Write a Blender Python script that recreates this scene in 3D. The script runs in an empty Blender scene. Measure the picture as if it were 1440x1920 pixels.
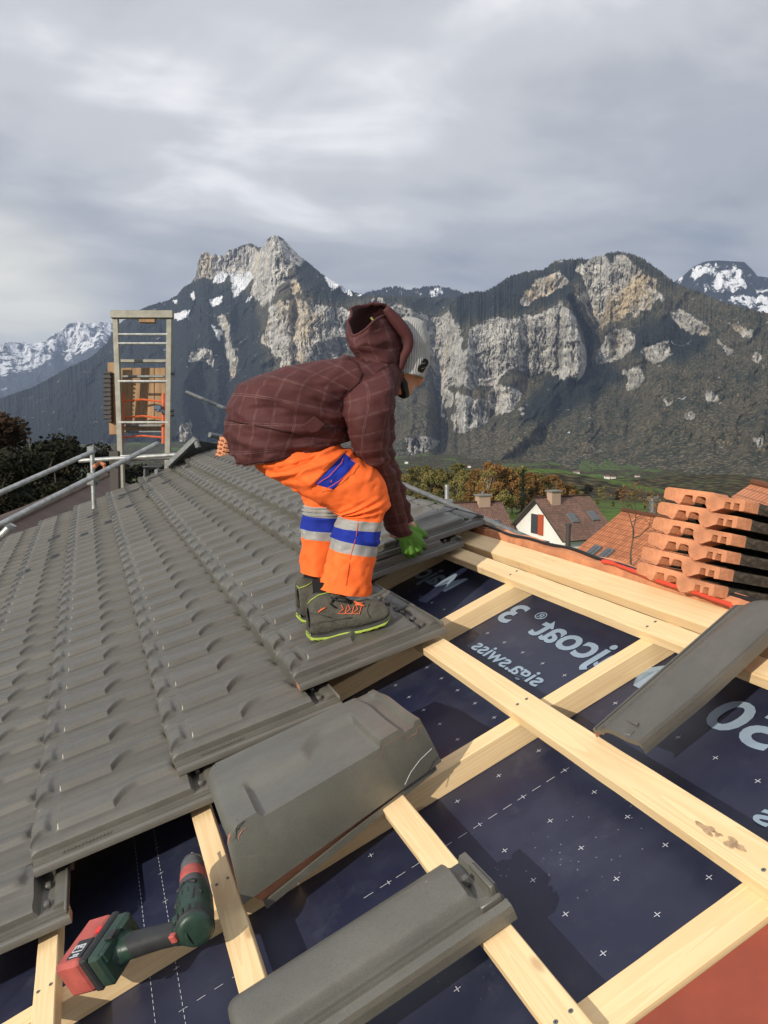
import bpy, math, random
import numpy as np
from mathutils import Vector, Matrix, noise as mnoise
# ------------------------------------------------------------ camera, sky, sun, exposure
F,CX,CY,YH,VX=1554.,720.,960.,775.,160.
SL=math.radians(23.5)
PIT=math.atan((CY-YH)/F); YAW=-math.atan2((VX-CX)*math.cos(PIT),F)
Fh=np.array([math.sin(YAW),math.cos(YAW),0]); RX=np.array([math.cos(YAW),-math.sin(YAW),0]); UZ=np.array([0,0,1.])
FW=Fh*math.cos(PIT)-UZ*math.sin(PIT); UP=UZ*math.cos(PIT)+Fh*math.sin(PIT)
S=np.array([math.cos(SL),0,math.sin(SL)]); YV=np.array([0,1.,0]); N=np.array([-math.sin(SL),0,math.cos(SL)])
scene=bpy.context.scene; COL=scene.collection
cd=bpy.data.cameras.new('camera'); cam=bpy.data.objects.new('camera',cd); COL.objects.link(cam); scene.camera=cam
cam.matrix_world=Matrix(((RX[0],UP[0],-FW[0],0),(RX[1],UP[1],-FW[1],0),(RX[2],UP[2],-FW[2],0),(0,0,0,1)))
cd.sensor_fit='VERTICAL'; cd.sensor_height=24; cd.lens=24*F/1920.; cd.clip_start=0.05; cd.clip_end=80000
scene.view_settings.view_transform='Standard'; scene.view_settings.look='None'; scene.view_settings.exposure=0.0; scene.view_settings.gamma=1
SUNL=0.9*S+0.72*YV-N; SUNL=SUNL/np.linalg.norm(SUNL)
sd=bpy.data.lights.new('sun','SUN'); sd.energy=4.6; sd.angle=math.radians(0.5); sd.color=(1,0.91,0.77)
sun=bpy.data.objects.new('sun',sd); COL.objects.link(sun); sun.location=(-20,-20,20)
sun.rotation_euler=Vector(SUNL.tolist()).to_track_quat('-Z','Y').to_euler()
elev=math.asin(-SUNL[2]); az=math.atan2(-SUNL[0],-SUNL[1])
def world():
    w=bpy.data.worlds.new('World'); scene.world=w; w.use_nodes=True; nt=w.node_tree; nt.nodes.clear()
    n=nt.nodes.new; L=nt.links.new
    out=n('ShaderNodeOutputWorld')
    sky=n('ShaderNodeTexSky'); sky.sky_type='NISHITA'; sky.sun_disc=False; sky.sun_elevation=elev; sky.sun_rotation=az; sky.altitude=600
    b1=n('ShaderNodeBackground'); b1.inputs[1].default_value=0.10; L(sky.outputs[0],b1.inputs[0])
    tc=n('ShaderNodeTexCoord'); sp=n('ShaderNodeSeparateXYZ'); L(tc.outputs['Generated'],sp.inputs[0])
    def M(op,a,b=None,c=None):
        m=n('ShaderNodeMath'); m.operation=op
        for i,x in enumerate((a,b,c)):
            if x is None: continue
            if isinstance(x,(int,float)): m.inputs[i].default_value=x
            else: L(x,m.inputs[i])
        return m.outputs[0]
    zz=M('MAXIMUM',sp.outputs[2],0.0); den=M('ADD',zz,0.22)
    # cloud-layer plane coordinates, streaks running across the valley
    u=M('DIVIDE',sp.outputs[0],den); v=M('DIVIDE',sp.outputs[1],den)
    cb=n('ShaderNodeCombineXYZ'); L(u,cb.inputs[0]); L(v,cb.inputs[1])
    mp=n('ShaderNodeMapping'); mp.inputs['Rotation'].default_value=(0,0,YAW+math.radians(-12)); mp.inputs['Scale'].default_value=(0.85,1.05,1); L(cb.outputs[0],mp.inputs[0])
    def NZ(sc,det,rough,dist=0.0,off=0):
        t=n('ShaderNodeTexNoise'); t.inputs['Scale'].default_value=sc; t.inputs['Detail'].default_value=det; t.inputs['Roughness'].default_value=rough; t.inputs['Distortion'].default_value=dist
        if off:
            m2=n('ShaderNodeVectorMath'); m2.operation='ADD'; m2.inputs[1].default_value=(off,off*1.7,0); L(mp.outputs[0],m2.inputs[0]); L(m2.outputs[0],t.inputs[0])
        else: L(mp.outputs[0],t.inputs[0])
        return t.outputs[0]
    def RAMP(x,stops):
        r=n('ShaderNodeValToRGB'); el=r.color_ramp.elements
        while len(el)<len(stops): el.new(0.5)
        for e,(p,c) in zip(el,stops): e.position=p; e.color=(*c,1)
        r.color_ramp.interpolation='EASE'; L(x,r.inputs[0]); return r.outputs[0]
    a=NZ(0.85,5,0.48,0.5,8.6); b=NZ(2.4,5,0.5,0.5,11.3)
    s=M('ADD',M('MULTIPLY',a,0.72),M('MULTIPLY',b,0.28))
    cc=RAMP(s,[(0.37,(0.28,0.31,0.365)),(0.45,(0.41,0.425,0.465)),(0.53,(0.56,0.57,0.595)),(0.62,(0.86,0.86,0.87))])
    # a brighter, faintly warm break in the cloud low on the left
    d=n('ShaderNodeVectorMath'); d.operation='DOT_PRODUCT'; L(tc.outputs['Generated'],d.inputs[0])
    g=RX*(-60-CX)+UP*(CY-690)+FW*F; g=g/np.linalg.norm(g); d.inputs[1].default_value=g.tolist()
    gl=n('ShaderNodeMapRange'); gl.interpolation_type='SMOOTHSTEP'; gl.inputs[1].default_value=0.978; gl.inputs[2].default_value=0.9994; L(d.outputs['Value'],gl.inputs[0])
    nb=M('MULTIPLY',gl.outputs[0],M('MULTIPLY_ADD',b,1.4,0.15))
    mx=n('ShaderNodeMix'); mx.data_type='RGBA'; L(nb,mx.inputs[0]); L(cc,mx.inputs[6]); mx.inputs[7].default_value=(0.93,0.90,0.78,1)
    b2=n('ShaderNodeBackground'); L(mx.outputs[2],b2.inputs[0]); b2.inputs[1].default_value=1.2
    cov=RAMP(s,[(0.28,(0.75,)*3),(0.42,(0.97,)*3)])
    ms=n('ShaderNodeMixShader'); L(cov,ms.inputs[0]); L(b1.outputs[0],ms.inputs[1]); L(b2.outputs[0],ms.inputs[2]); L(ms.outputs[0],out.inputs[0])
world()
cy=scene.cycles
cy.max_bounces=5; cy.diffuse_bounces=2; cy.glossy_bounces=2; cy.transmission_bounces=2; cy.volume_bounces=0; cy.transparent_max_bounces=4
# ------------------------------------------------------------ helpers
def ray(px,py): return RX*(px-CX)+UP*(CY-py)+FW*F
def dp(px,py,D): r=ray(px,py); return r*(D/F)                 # point at depth D
def at(px,py,Yv): r=ray(px,py); return r*(Yv/r[1])             # point on a wall square to the ridge
def rp(u,v,h): return YV*u+S*v-N*h                            # point over the roof plane
def onroof(px,py,h): r=ray(px,py); return r*(-h/(r@N))
def proj(P):
    P=np.asarray(P,float); d=P@FW; return CX+F*(P@RX)/d, CY-F*(P@UP)/d
def norm(a): a=np.asarray(a,float); return a/np.linalg.norm(a)
_tab=np.random.RandomState(7).rand(512,512)
def vn(x,y,o=0):
    xi=np.floor(x).astype(int); yi=np.floor(y).astype(int); fx=x-xi; fy=y-yi
    fx=fx*fx*(3-2*fx); fy=fy*fy*(3-2*fy); xi=xi+o*37; yi=yi+o*91
    g=lambda a,b:_tab[a%512,b%512]
    return (g(xi,yi)*(1-fx)+g(xi+1,yi)*fx)*(1-fy)+(g(xi,yi+1)*(1-fx)+g(xi+1,yi+1)*fx)*fy
def fbm(x,y,oc=5,o=0,r=0.5):
    s=0;a=1;t=0
    for i in range(oc): s=s+a*vn(x*2**i,y*2**i,o+i); t+=a; a*=r
    return s/t
def sm(x,a,b):
    t=np.clip((x-a)/(b-a),0,1); return t*t*(3-2*t)
def tagit(o,label=None,cat=None,group=None,kind=None):
    if label: o['label']=label
    if cat: o['category']=cat
    if group: o['group']=group
    if kind or cat: o['kind']=kind or 'thing'
    return o
def empty(name,loc,label,cat,group=None,rot=None):
    o=bpy.data.objects.new(name,None); COL.objects.link(o); o.location=Vector([float(c) for c in loc]); o.empty_display_size=0.1
    if rot is not None: o.rotation_euler=rot
    return tagit(o,label,cat,group)
class MB:
    def __init__(s): s.v=[]; s.f=[]; s.m=[]; s.uv=[]; s.uvon=False
    def add(s,vs,fs,m=0,uvs=None):
        k=len(s.v); s.v+= [tuple(float(c) for c in p) for p in vs]; s.f+=[tuple(i+k for i in f) for f in fs]
        s.m+= list(m) if isinstance(m,(list,tuple)) else [m]*len(fs)
        if uvs is not None: s.uvon=True; s.uv+=list(uvs)
        else: s.uv+=[(0.,0.)]*len(vs)
    def box(s,c,X,Y,Z,m=0,bev=0.0):
        c,X,Y,Z=[np.asarray(a,float) for a in (c,X,Y,Z)]   # centre and half-vectors
        if bev<=0:
            vs=[c+a*X+b*Y+d*Z for a in(-1,1) for b in(-1,1) for d in(-1,1)]
            s.add(vs,[(0,1,3,2),(4,6,7,5),(0,4,5,1),(2,3,7,6),(0,2,6,4),(1,5,7,3)],m); return
        lx,ly,lz=[np.linalg.norm(a) for a in (X,Y,Z)]
        vs=[];fs=[]
        idx={}
        for a in(-1,1):
            for b in(-1,1):
                for d in(-1,1):
                    for k in range(3):
                        q=[1-bev/lx,1-bev/ly,1-bev/lz]; q[k]=1.
                        idx[(a,b,d,k)]=len(vs); vs.append(c+a*q[0]*X+b*q[1]*Y+d*q[2]*Z)
        g=lambda a,b,d,k:idx[(a,b,d,k)]
        for a in(-1,1): fs.append([g(a,-1,-1,0),g(a,1,-1,0),g(a,1,1,0),g(a,-1,1,0)][::a])
        for b in(-1,1): fs.append([g(-1,b,-1,1),g(-1,b,1,1),g(1,b,1,1),g(1,b,-1,1)][::b])
        for d in(-1,1): fs.append([g(-1,-1,d,2),g(1,-1,d,2),g(1,1,d,2),g(-1,1,d,2)][::d])
        for a in(-1,1):
            for b in(-1,1): fs.append([g(a,b,-1,0),g(a,b,-1,1),g(a,b,1,1),g(a,b,1,0)][::a*b])
            for d in(-1,1): fs.append([g(a,-1,d,0),g(a,1,d,0),g(a,1,d,2),g(a,-1,d,2)][::a*d])
        for b in(-1,1):
            for d in(-1,1): fs.append([g(-1,b,d,1),g(-1,b,d,2),g(1,b,d,2),g(1,b,d,1)][::b*d])
        for a in(-1,1):
            for b in(-1,1):
                for d in(-1,1): fs.append([g(a,b,d,0),g(a,b,d,1),g(a,b,d,2)][::a*b*d])
        s.add(vs,[tuple(f) for f in fs],m)
    def tube(s,pts,r,n=10,m=0,cap=True,uv=False):
        pts=[np.asarray(p,float) for p in pts]; rs=r if hasattr(r,'__len__') else [r]*len(pts)
        d0=norm(pts[1]-pts[0]); a=np.cross(d0,[0,0,1.]); 
        if np.linalg.norm(a)<.1: a=np.cross(d0,[1.,0,0])
        a=norm(a); vs=[];fs=[]
        for i,p in enumerate(pts):
            d=norm(pts[min(i+1,len(pts)-1)]-pts[max(i-1,0)]); a=norm(a-d*(a@d)); b=np.cross(d,a)
            for k in range(n):
                t=2*math.pi*k/n; vs.append(p+rs[i]*(math.cos(t)*a+math.sin(t)*b))
        for i in range(len(pts)-1):
            for k in range(n): fs.append((i*n+k,i*n+(k+1)%n,(i+1)*n+(k+1)%n,(i+1)*n+k))
        if cap: fs+= [tuple(range(n))[::-1],tuple(range((len(pts)-1)*n,len(pts)*n))]
        s.add(vs,fs,m)
    def prism(s,poly,o,X,Y,Z,m=0):
        # poly in X/Y plane at o, extruded by Z
        k=len(poly); vs=[o+a*X+b*Y for a,b in poly]+[o+a*X+b*Y+Z for a,b in poly]
        s.add(vs,[tuple(range(k))[::-1],tuple(range(k,2*k))]+[(i,(i+1)%k,k+(i+1)%k,k+i) for i in range(k)],m)
    def grid(s,P,m=0,closeu=False,uvs=None,flip=False):
        P=np.asarray(P); a,b=P.shape[:2]; fs=[]
        for i in range(a-1):
            for j in range(b if closeu else b-1):
                f=(i*b+j,i*b+(j+1)%b,(i+1)*b+(j+1)%b,(i+1)*b+j); fs.append(f[::-1] if flip else f)
        s.add(P.reshape(-1,3),fs,m,uvs)
    def build(s,name,mats,parent=None,smooth=False,auto=None,origin=None,rot=None,world=True):
        # verts are world coordinates when world=True (then made relative to the thing's base), else local
        me=bpy.data.meshes.new(name); v=np.array(s.v)
        o0=np.zeros(3)
        if world:
            if parent is not None:
                q=parent
                while q is not None: o0=o0+np.array(q.location); q=q.parent
            elif origin is not None: o0=np.array(origin,float)
        me.from_pydata((v-o0).tolist(),[],s.f)
        mats=mats if isinstance(mats,(list,tuple)) else [mats]
        for m in mats: me.materials.append(m)
        if any(s.m): me.polygons.foreach_set('material_index',s.m)
        if s.uvon:
            ul=me.uv_layers.new(name='UVMap'); li=np.zeros(len(me.loops),int); me.loops.foreach_get('vertex_index',li)
            ul.data.foreach_set('uv',np.array(s.uv)[li].ravel())
        if smooth or auto: me.polygons.foreach_set('use_smooth',[True]*len(me.polygons))
        if auto: me.set_sharp_from_angle(angle=math.radians(auto))
        me.update()
        o=bpy.data.objects.new(name,me); COL.objects.link(o)
        if parent is not None: o.parent=parent
        elif world: o.location=o0.tolist()
        return o
def put(o,loc,rot=(0,0,0)): o.location=[float(c) for c in loc]; o.rotation_euler=rot; return o
def clone(o,parent=None):
    c=o.copy(); COL.objects.link(c); c.parent=parent
    for ch in list(o.children): clone(ch,c)
    return c
# ------------------------------------------------------------ materials
def mat(name,col,rough=0.7,metal=0.0,spec=0.5,noise=None,bump=None,coat=0,var=0.0,sub=None):
    """noise=(scale,amount,stretch xyz) mottles value; bump=(scale,strength)"""
    m=bpy.data.materials.new(name); m.use_nodes=True; nt=m.node_tree; p=nt.nodes['Principled BSDF']; L=nt.links.new
    p.inputs['Base Color'].default_value=(*col,1); p.inputs['Roughness'].default_value=rough; p.inputs['Metallic'].default_value=metal; p.inputs['Specular IOR Level'].default_value=spec
    if coat: p.inputs['Coat Weight'].default_value=coat; p.inputs['Coat Roughness'].default_value=0.3
    tc=nt.nodes.new('ShaderNodeTexCoord')
    src=None
    if noise:
        sc,am=noise[:2]; st=noise[2] if len(noise)>2 else (1,1,1)
        mp=nt.nodes.new('ShaderNodeMapping'); mp.inputs['Scale'].default_value=st; L(tc.outputs['Object'],mp.inputs[0])
        t=nt.nodes.new('ShaderNodeTexNoise'); t.inputs['Scale'].default_value=sc; t.inputs['Detail'].default_value=6; t.inputs['Roughness'].default_value=0.6; L(mp.outputs[0],t.inputs[0])
        mr=nt.nodes.new('ShaderNodeMapRange'); mr.inputs[1].default_value=0.3; mr.inputs[2].default_value=0.7; mr.inputs[3].default_value=1-am; mr.inputs[4].default_value=1+am; L(t.outputs[0],mr.inputs[0])
        src=mr.outputs[0]
    if var:
        oi=nt.nodes.new('ShaderNodeObjectInfo'); mv=nt.nodes.new('ShaderNodeMapRange'); mv.inputs[3].default_value=1-var; mv.inputs[4].default_value=1+var; L(oi.outputs['Random'],mv.inputs[0])
        if src:
            mm=nt.nodes.new('ShaderNodeMath'); mm.operation='MULTIPLY'; L(src,mm.inputs[0]); L(mv.outputs[0],mm.inputs[1]); src=mm.outputs[0]
        else: src=mv.outputs[0]
    if src:
        vm=nt.nodes.new('ShaderNodeVectorMath'); vm.operation='SCALE'; vm.inputs[0].default_value=col; L(src,vm.inputs['Scale']); L(vm.outputs[0],p.inputs['Base Color'])
    if bump:
        t=nt.nodes.new('ShaderNodeTexNoise'); t.inputs['Scale'].default_value=bump[0]; t.inputs['Detail'].default_value=4; 
        if len(bump)>2:
            mp2=nt.nodes.new('ShaderNodeMapping'); mp2.inputs['Scale'].default_value=bump[2]; L(tc.outputs['Object'],mp2.inputs[0]); L(mp2.outputs[0],t.inputs[0])
        else: L(tc.outputs['Object'],t.inputs[0])
        b=nt.nodes.new('ShaderNodeBump'); b.inputs['Strength'].default_value=bump[1]; b.inputs['Distance'].default_value=0.01; L(t.outputs[0],b.inputs['Height']); L(b.outputs[0],p.inputs['Normal'])
    return m
class G:
    """small node-graph helper on a principled material"""
    def __init__(s,name,rough=0.8,spec=0.3):
        s.m=bpy.data.materials.new(name); s.m.use_nodes=True; s.nt=s.m.node_tree; s.p=s.nt.nodes['Principled BSDF']; s.L=s.nt.links.new
        s.p.inputs['Roughness'].default_value=rough; s.p.inputs['Specular IOR Level'].default_value=spec
        s.tc=s.n('ShaderNodeTexCoord')
    def n(s,t): return s.nt.nodes.new(t)
    def setin(s,i,x):
        if isinstance(x,(int,float)): i.default_value=x
        elif isinstance(x,tuple): i.default_value=(*x,1) if len(i.default_value)==4 and len(x)==3 else x
        else: s.L(x,i)
    def math(s,op,a,b=0.0,c=0.0,clamp=False):
        m=s.n('ShaderNodeMath'); m.operation=op; m.use_clamp=clamp
        for i,x in zip(m.inputs,(a,b,c)): s.setin(i,x)
        return m.outputs[0]
    def noise(s,scale,det=5,rough=0.55,st=(1,1,1),dist=0.0,coord='Object',off=(0,0,0),out=0):
        mp=s.n('ShaderNodeMapping'); mp.inputs['Scale'].default_value=st; mp.inputs['Location'].default_value=off; s.L(s.tc.outputs[coord],mp.inputs[0])
        t=s.n('ShaderNodeTexNoise'); t.inputs['Scale'].default_value=scale; t.inputs['Detail'].default_value=det; t.inputs['Roughness'].default_value=rough; t.inputs['Distortion'].default_value=dist; s.L(mp.outputs[0],t.inputs[0]); return t.outputs[out]
    def rng(s,x,a,b,c=0.0,d=1.0):
        m=s.n('ShaderNodeMapRange'); m.interpolation_type='SMOOTHSTEP'
        for i,v in zip(m.inputs[1:5],(a,b,c,d)): s.setin(i,v)
        s.setin(m.inputs[0],x); return m.outputs[0]
    def mix(s,f,a,b):
        m=s.n('ShaderNodeMix'); m.data_type='RGBA'; s.setin(m.inputs[0],f); s.setin(m.inputs[6],a); s.setin(m.inputs[7],b); return m.outputs[2]
    def ramp(s,x,stops):
        r=s.n('ShaderNodeValToRGB'); el=r.color_ramp.elements
        while len(el)<len(stops): el.new(0.5)
        for e,(p,c) in zip(el,stops): e.position=p; e.color=(*c,1)
        s.L(x,r.inputs[0]); return r.outputs[0]
    def attr(s,name):
        a=s.n('ShaderNodeAttribute'); a.attribute_name=name; return a.outputs['Fac']
    def scale(s,c,f):
        v=s.n('ShaderNodeVectorMath'); v.operation='SCALE'; s.setin(v.inputs[0],c); s.setin(v.inputs['Scale'],f); return v.outputs[0]
    def bump(s,h,strength=0.5,dist=0.01):
        b=s.n('ShaderNodeBump'); b.inputs['Strength'].default_value=strength; b.inputs['Distance'].default_value=dist; s.L(h,b.inputs['Height']); s.L(b.outputs[0],s.p.inputs['Normal'])
    def col(s,c): s.setin(s.p.inputs['Base Color'],c); return s.m
def m_wood():
    g=G('planed_spruce',0.62,0.25)
    oi=g.n('ShaderNodeObjectInfo').outputs['Random']
    off=g.n('ShaderNodeCombineXYZ'); g.L(g.math('MULTIPLY',oi,40.0),off.inputs[0]); g.L(g.math('MULTIPLY',oi,17.0),off.inputs[2])
    va=g.n('ShaderNodeVectorMath'); va.operation='ADD'; g.L(g.tc.outputs['Object'],va.inputs[0]); g.L(off.outputs[0],va.inputs[1])
    mp=g.n('ShaderNodeMapping'); mp.inputs['Scale'].default_value=(.035,1,1); g.L(va.outputs[0],mp.inputs[0])
    t=g.n('ShaderNodeTexNoise'); t.inputs['Scale'].default_value=60; t.inputs['Detail'].default_value=3; t.inputs['Distortion'].default_value=0.8; g.L(mp.outputs[0],t.inputs[0])
    w=g.n('ShaderNodeTexNoise'); w.inputs['Scale'].default_value=14; w.inputs['Detail'].default_value=2; w.inputs['Distortion'].default_value=1.5; g.L(mp.outputs[0],w.inputs[0])
    ring=g.math('FRACT',g.math('MULTIPLY',w.outputs[0],9.0)); ring=g.rng(ring,0.0,1.0)
    c=g.mix(g.math('ADD',g.math('MULTIPLY',ring,0.5),g.math('MULTIPLY',t.outputs[0],0.4)),(0.91,0.70,0.41),(0.78,0.53,0.27))
    # knots and pale sapwood clouds
    vo=g.n('ShaderNodeTexVoronoi'); vo.inputs['Scale'].default_value=4.5; mp2=g.n('ShaderNodeMapping'); mp2.inputs['Scale'].default_value=(.55,1.6,1.6); g.L(va.outputs[0],mp2.inputs[0]); g.L(mp2.outputs[0],vo.inputs[0])
    kn=g.rng(vo.outputs['Distance'],0.035,0.075,1,0)
    c=g.mix(g.math('MULTIPLY',kn,0.55),c,(0.32,0.16,0.06))
    b=g.n('ShaderNodeTexNoise'); b.inputs['Scale'].default_value=5; g.L(va.outputs[0],b.inputs[0])
    c=g.mix(g.rng(b.outputs[0],0.45,0.7,0,0.35),c,(0.90,0.70,0.41))
    d=g.noise(9,4,0.6,(0.5,1,1),off=(3,5,1)); c=g.mix(g.rng(d,0.64,0.72,0,0.5),c,(0.45,0.32,0.2))
    g.bump(t.outputs[0],0.25,0.002)
    return g.col(c)
def m_tile(name,base=(0.104,0.097,0.079),flip=False):
    g=G(name,0.50,1.0); g.p.inputs['Coat Weight'].default_value=0.12; g.p.inputs['Coat Roughness'].default_value=0.2
    oi=g.n('ShaderNodeObjectInfo').outputs['Random']
    a=g.noise(7,4,0.6); f=g.noise(900,2,0.5)
    c=g.scale(base,g.math('MULTIPLY',g.rng(a,0.3,0.7,0.88,1.1),g.rng(oi,0,1,0.88,1.1)))
    # pale mortar specks and small chips showing the clay
    vo=g.n('ShaderNodeTexVoronoi'); vo.inputs['Scale'].default_value=26; g.L(g.tc.outputs['Object'],vo.inputs[0])
    hs=g.n('ShaderNodeTexNoise'); hs.inputs['Scale'].default_value=9; g.L(g.tc.outputs['Object'],hs.inputs[0])
    sp=g.math('MULTIPLY',g.rng(vo.outputs['Distance'],0.03,0.07,1,0),g.rng(hs.outputs[0],0.55,0.62))
    c=g.mix(g.math('MULTIPLY',sp,0.75),c,(0.52,0.47,0.38))
    du=g.noise(3.2,5,0.65,(1,1,1),off=(2,7,1)); c=g.mix(g.rng(du,0.5,0.75,0,0.15),c,(0.26,0.22,0.17))
    sc=g.noise(14,5,0.7,(0.25,2.5,1),dist=1.2,off=(1,2,9)); c=g.mix(g.rng(sc,0.64,0.68,0,0.10),c,(0.30,0.28,0.24))
    gr=g.noise(420,3,0.7); c=g.scale(c,g.rng(gr,0.3,0.7,0.82,1.16))
    g.L(g.rng(g.noise(40,3),0.3,0.7,0.46,0.58),g.p.inputs['Roughness'])
    g.bump(f,0.12,0.0012)
    return g.col(c)
M={}
M['wood']=m_wood(); M['tile']=m_tile('engobed_clay'); 
M['clay']=mat('clay_core',(0.50,0.22,0.12),0.85,noise=(25,0.15),bump=(200,0.2))
def m_old():
    g=G('weathered_clay_back',0.95,0.1); a=g.noise(60,6,0.7); b=g.noise(12,4)
    c=g.ramp(a,[(0.32,(0.025,0.022,0.018)),(0.55,(0.085,0.07,0.055)),(0.72,(0.17,0.13,0.10))]); c=g.mix(g.rng(b,0.6,0.75,0,0.5),c,(0.22,0.15,0.09)); g.bump(a,0.8,0.004); return g.col(c)
M['oldback']=m_old()
M['oldclay']=mat('orange_clay',(0.60,0.25,0.125),0.85,noise=(14,0.3),bump=(120,0.3))
M['galv']=mat('galvanised_steel',(0.42,0.43,0.42),0.5,0.75,noise=(18,0.3))
M['galvd']=mat('dull_steel',(0.20,0.21,0.21),0.6,0.6,noise=(18,0.25))
M['alu']=mat('weathered_aluminium',(0.25,0.24,0.20),0.55,0.35,noise=(10,0.2))
M['oxide']=mat('orange_painted_steel',(0.60,0.11,0.03),0.5,noise=(12,0.25))
M['ply']=mat('plywood',(0.33,0.205,0.105),0.75,noise=(6,0.3,(4,1,0.4)))
M['black']=mat('black_rubber',(0.015,0.015,0.017),0.6)
M['white']=mat('white_render',(0.80,0.79,0.75),0.9,noise=(2,0.06))
M['grey']=mat('grey_metal_sheet',(0.10,0.10,0.095),0.5,0.2,noise=(8,0.2))
M['glass']=mat('window_glass',(0.05,0.06,0.07),0.08,0.0,1.0)
M['fascia']=mat('dark_fascia',(0.06,0.05,0.045),0.7)
M['red']=mat('red_plastic_band',(0.75,0.07,0.04),0.45,noise=(20,0.2))
M['brick']=mat('chimney_render',(0.42,0.30,0.22),0.9,noise=(8,0.2))
M['shutter']=mat('red_shutter',(0.45,0.08,0.03),0.6)
M['verge']=mat('copper_brown_panel',(0.23,0.045,0.022),0.5,0.0,noise=(3,0.5))
def m_membrane():
    g=G('roof_membrane',0.42,0.5); a=g.noise(6,6,0.65); b=g.noise(2.2,4)
    c=g.mix(g.rng(a,0.35,0.75),(0.016,0.020,0.048),(0.029,0.035,0.068))
    vo=g.n('ShaderNodeTexVoronoi'); vo.inputs['Scale'].default_value=60; g.L(g.tc.outputs['Object'],vo.inputs[0])
    sp=g.math('MULTIPLY',g.rng(vo.outputs['Distance'],0.05,0.13,1,0),g.rng(b,0.58,0.68))
    c=g.mix(g.math('MULTIPLY',sp,0.6),c,(0.35,0.37,0.42))
    c=g.mix(g.rng(g.noise(9,5,0.7,off=(4,4,4)),0.55,0.8,0,0.35),c,(0.09,0.095,0.12))
    g.L(g.rng(a,0.3,0.7,0.36,0.55),g.p.inputs['Roughness']); g.bump(g.noise(3,3),0.25,0.02)
    return g.col(c)
M['membrane']=m_membrane()
M['print']=mat('pale_blue_print',(0.28,0.37,0.47),0.5,noise=(30,0.08))
M['printw']=mat('white_print',(0.55,0.57,0.62),0.5)
# ------------------------------------------------------------ mountains and valley
def m_mountain(name,forestA,forestB,rockA,rockB,fs,sna=2.8,snt=0.46):
    g=G(name,0.95,0.1)
    rock=g.attr('rock'); snow=g.attr('snow'); mead=g.attr('meadow'); conifer_shade=g.attr('conifer')
    t=g.noise(fs*2.6,4,0.75,(1,1,0.6)); t2=g.noise(fs*0.22,6,0.68)
    vo=g.n('ShaderNodeTexVoronoi'); vo.inputs['Scale'].default_value=fs*3.0; mv=g.n('ShaderNodeMapping'); mv.inputs['Scale'].default_value=(1,1,0.55); g.L(g.tc.outputs['Object'],mv.inputs[0]); g.L(mv.outputs[0],vo.inputs[0])
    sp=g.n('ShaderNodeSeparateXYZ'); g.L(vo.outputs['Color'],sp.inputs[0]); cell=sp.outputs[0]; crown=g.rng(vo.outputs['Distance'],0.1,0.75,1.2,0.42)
    pick=g.rng(g.math('ADD',g.math('ADD',t2,g.math('MULTIPLY',conifer_shade,0.30)),g.math('MULTIPLY',g.math('SUBTRACT',cell,0.5),0.34)),0.48,0.58)
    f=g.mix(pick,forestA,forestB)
    f=g.mix(g.math('MULTIPLY',conifer_shade,0.75),f,(0.017,0.024,0.032)); f=g.scale(f,g.math('MULTIPLY',crown,g.rng(t,0.32,0.68,0.65,1.35)))  # conifer mask: dark forest, and the left flank's shade and haze as colour
    cr_=g.noise(fs*0.50,10,0.76,(1,1,0.30),dist=0.6); st=g.noise(fs*0.6,8,0.7,(0.16,0.16,1.5),off=(3,1,7)); r2=g.noise(fs*0.10,5,0.6,(1,1,0.35),off=(9,3,1)); sp2=g.noise(fs*1.3,6,0.8)
    rk=g.mix(g.rng(r2,0.53,0.66),rockA,rockB)
    rk=g.scale(rk,g.math('MULTIPLY',g.rng(cr_,0.36,0.56,0.45,1.12),g.rng(st,0.36,0.55,0.62,1.1)))
    rk=g.mix(g.rng(sp2,0.55,0.60,0,0.85),rk,(0.05,0.05,0.035))
    rm=g.rng(g.math('ADD',rock,g.math('MULTIPLY',g.math('SUBTRACT',g.noise(fs*0.32,10,0.80,(1,1,0.8)),0.5),3.4)),0.40,0.47)
    c=g.mix(rm,f,rk)
    smk=g.rng(g.math('ADD',snow,g.math('MULTIPLY',g.math('SUBTRACT',g.noise(fs*0.5,7,0.74,(1,1,0.6),off=(5,5,5)),0.5),sna)),snt,snt+.08)
    c=g.mix(smk,c,(0.78,0.80,0.84))
    md=g.rng(g.math('ADD',mead,g.math('MULTIPLY',g.math('SUBTRACT',g.noise(fs*0.3,5,0.6,off=(1,8,5)),0.5),1.2)),0.45,0.55)
    c=g.mix(md,c,(0.085,0.115,0.035))
    g.bump(g.math('ADD',g.math('MULTIPLY',crown,0.5),g.math('MULTIPLY',rm,g.math('ADD',g.math('MULTIPLY',cr_,1.0),g.math('MULTIPLY',st,0.8)))),1.0,16.0)
    return g.col(c)
def inpoly(px,py,poly):
    ins=np.zeros(px.shape,bool); n=len(poly)
    for i in range(n):
        x1,y1=poly[i]; x2,y2=poly[(i+1)%n]
        c=((y1>py)!=(y2>py)); ins^= c & (px<(x2-x1)*(py-y1)/((y2-y1) if y2!=y1 else 1e-9)+x1)
    return ins
def blur(a,k):
    ker=np.hanning(2*k+3)[1:-1]; ker/=ker.sum(); p=np.pad(a,((k,k),(0,0)),'edge'); a=sum(ker[i]*p[i:i+a.shape[0]] for i in range(2*k+1))
    p=np.pad(a,((0,0),(k,k)),'edge'); return sum(ker[i]*p[:,i:i+a.shape[1]] for i in range(2*k+1))
def azte(px,py):
    r=RX*(px-CX)+UP*(CY-py)+FW*F; h=math.hypot(r[0],r[1]); return math.atan2(r[0],r[1]),r[2]/h
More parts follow.
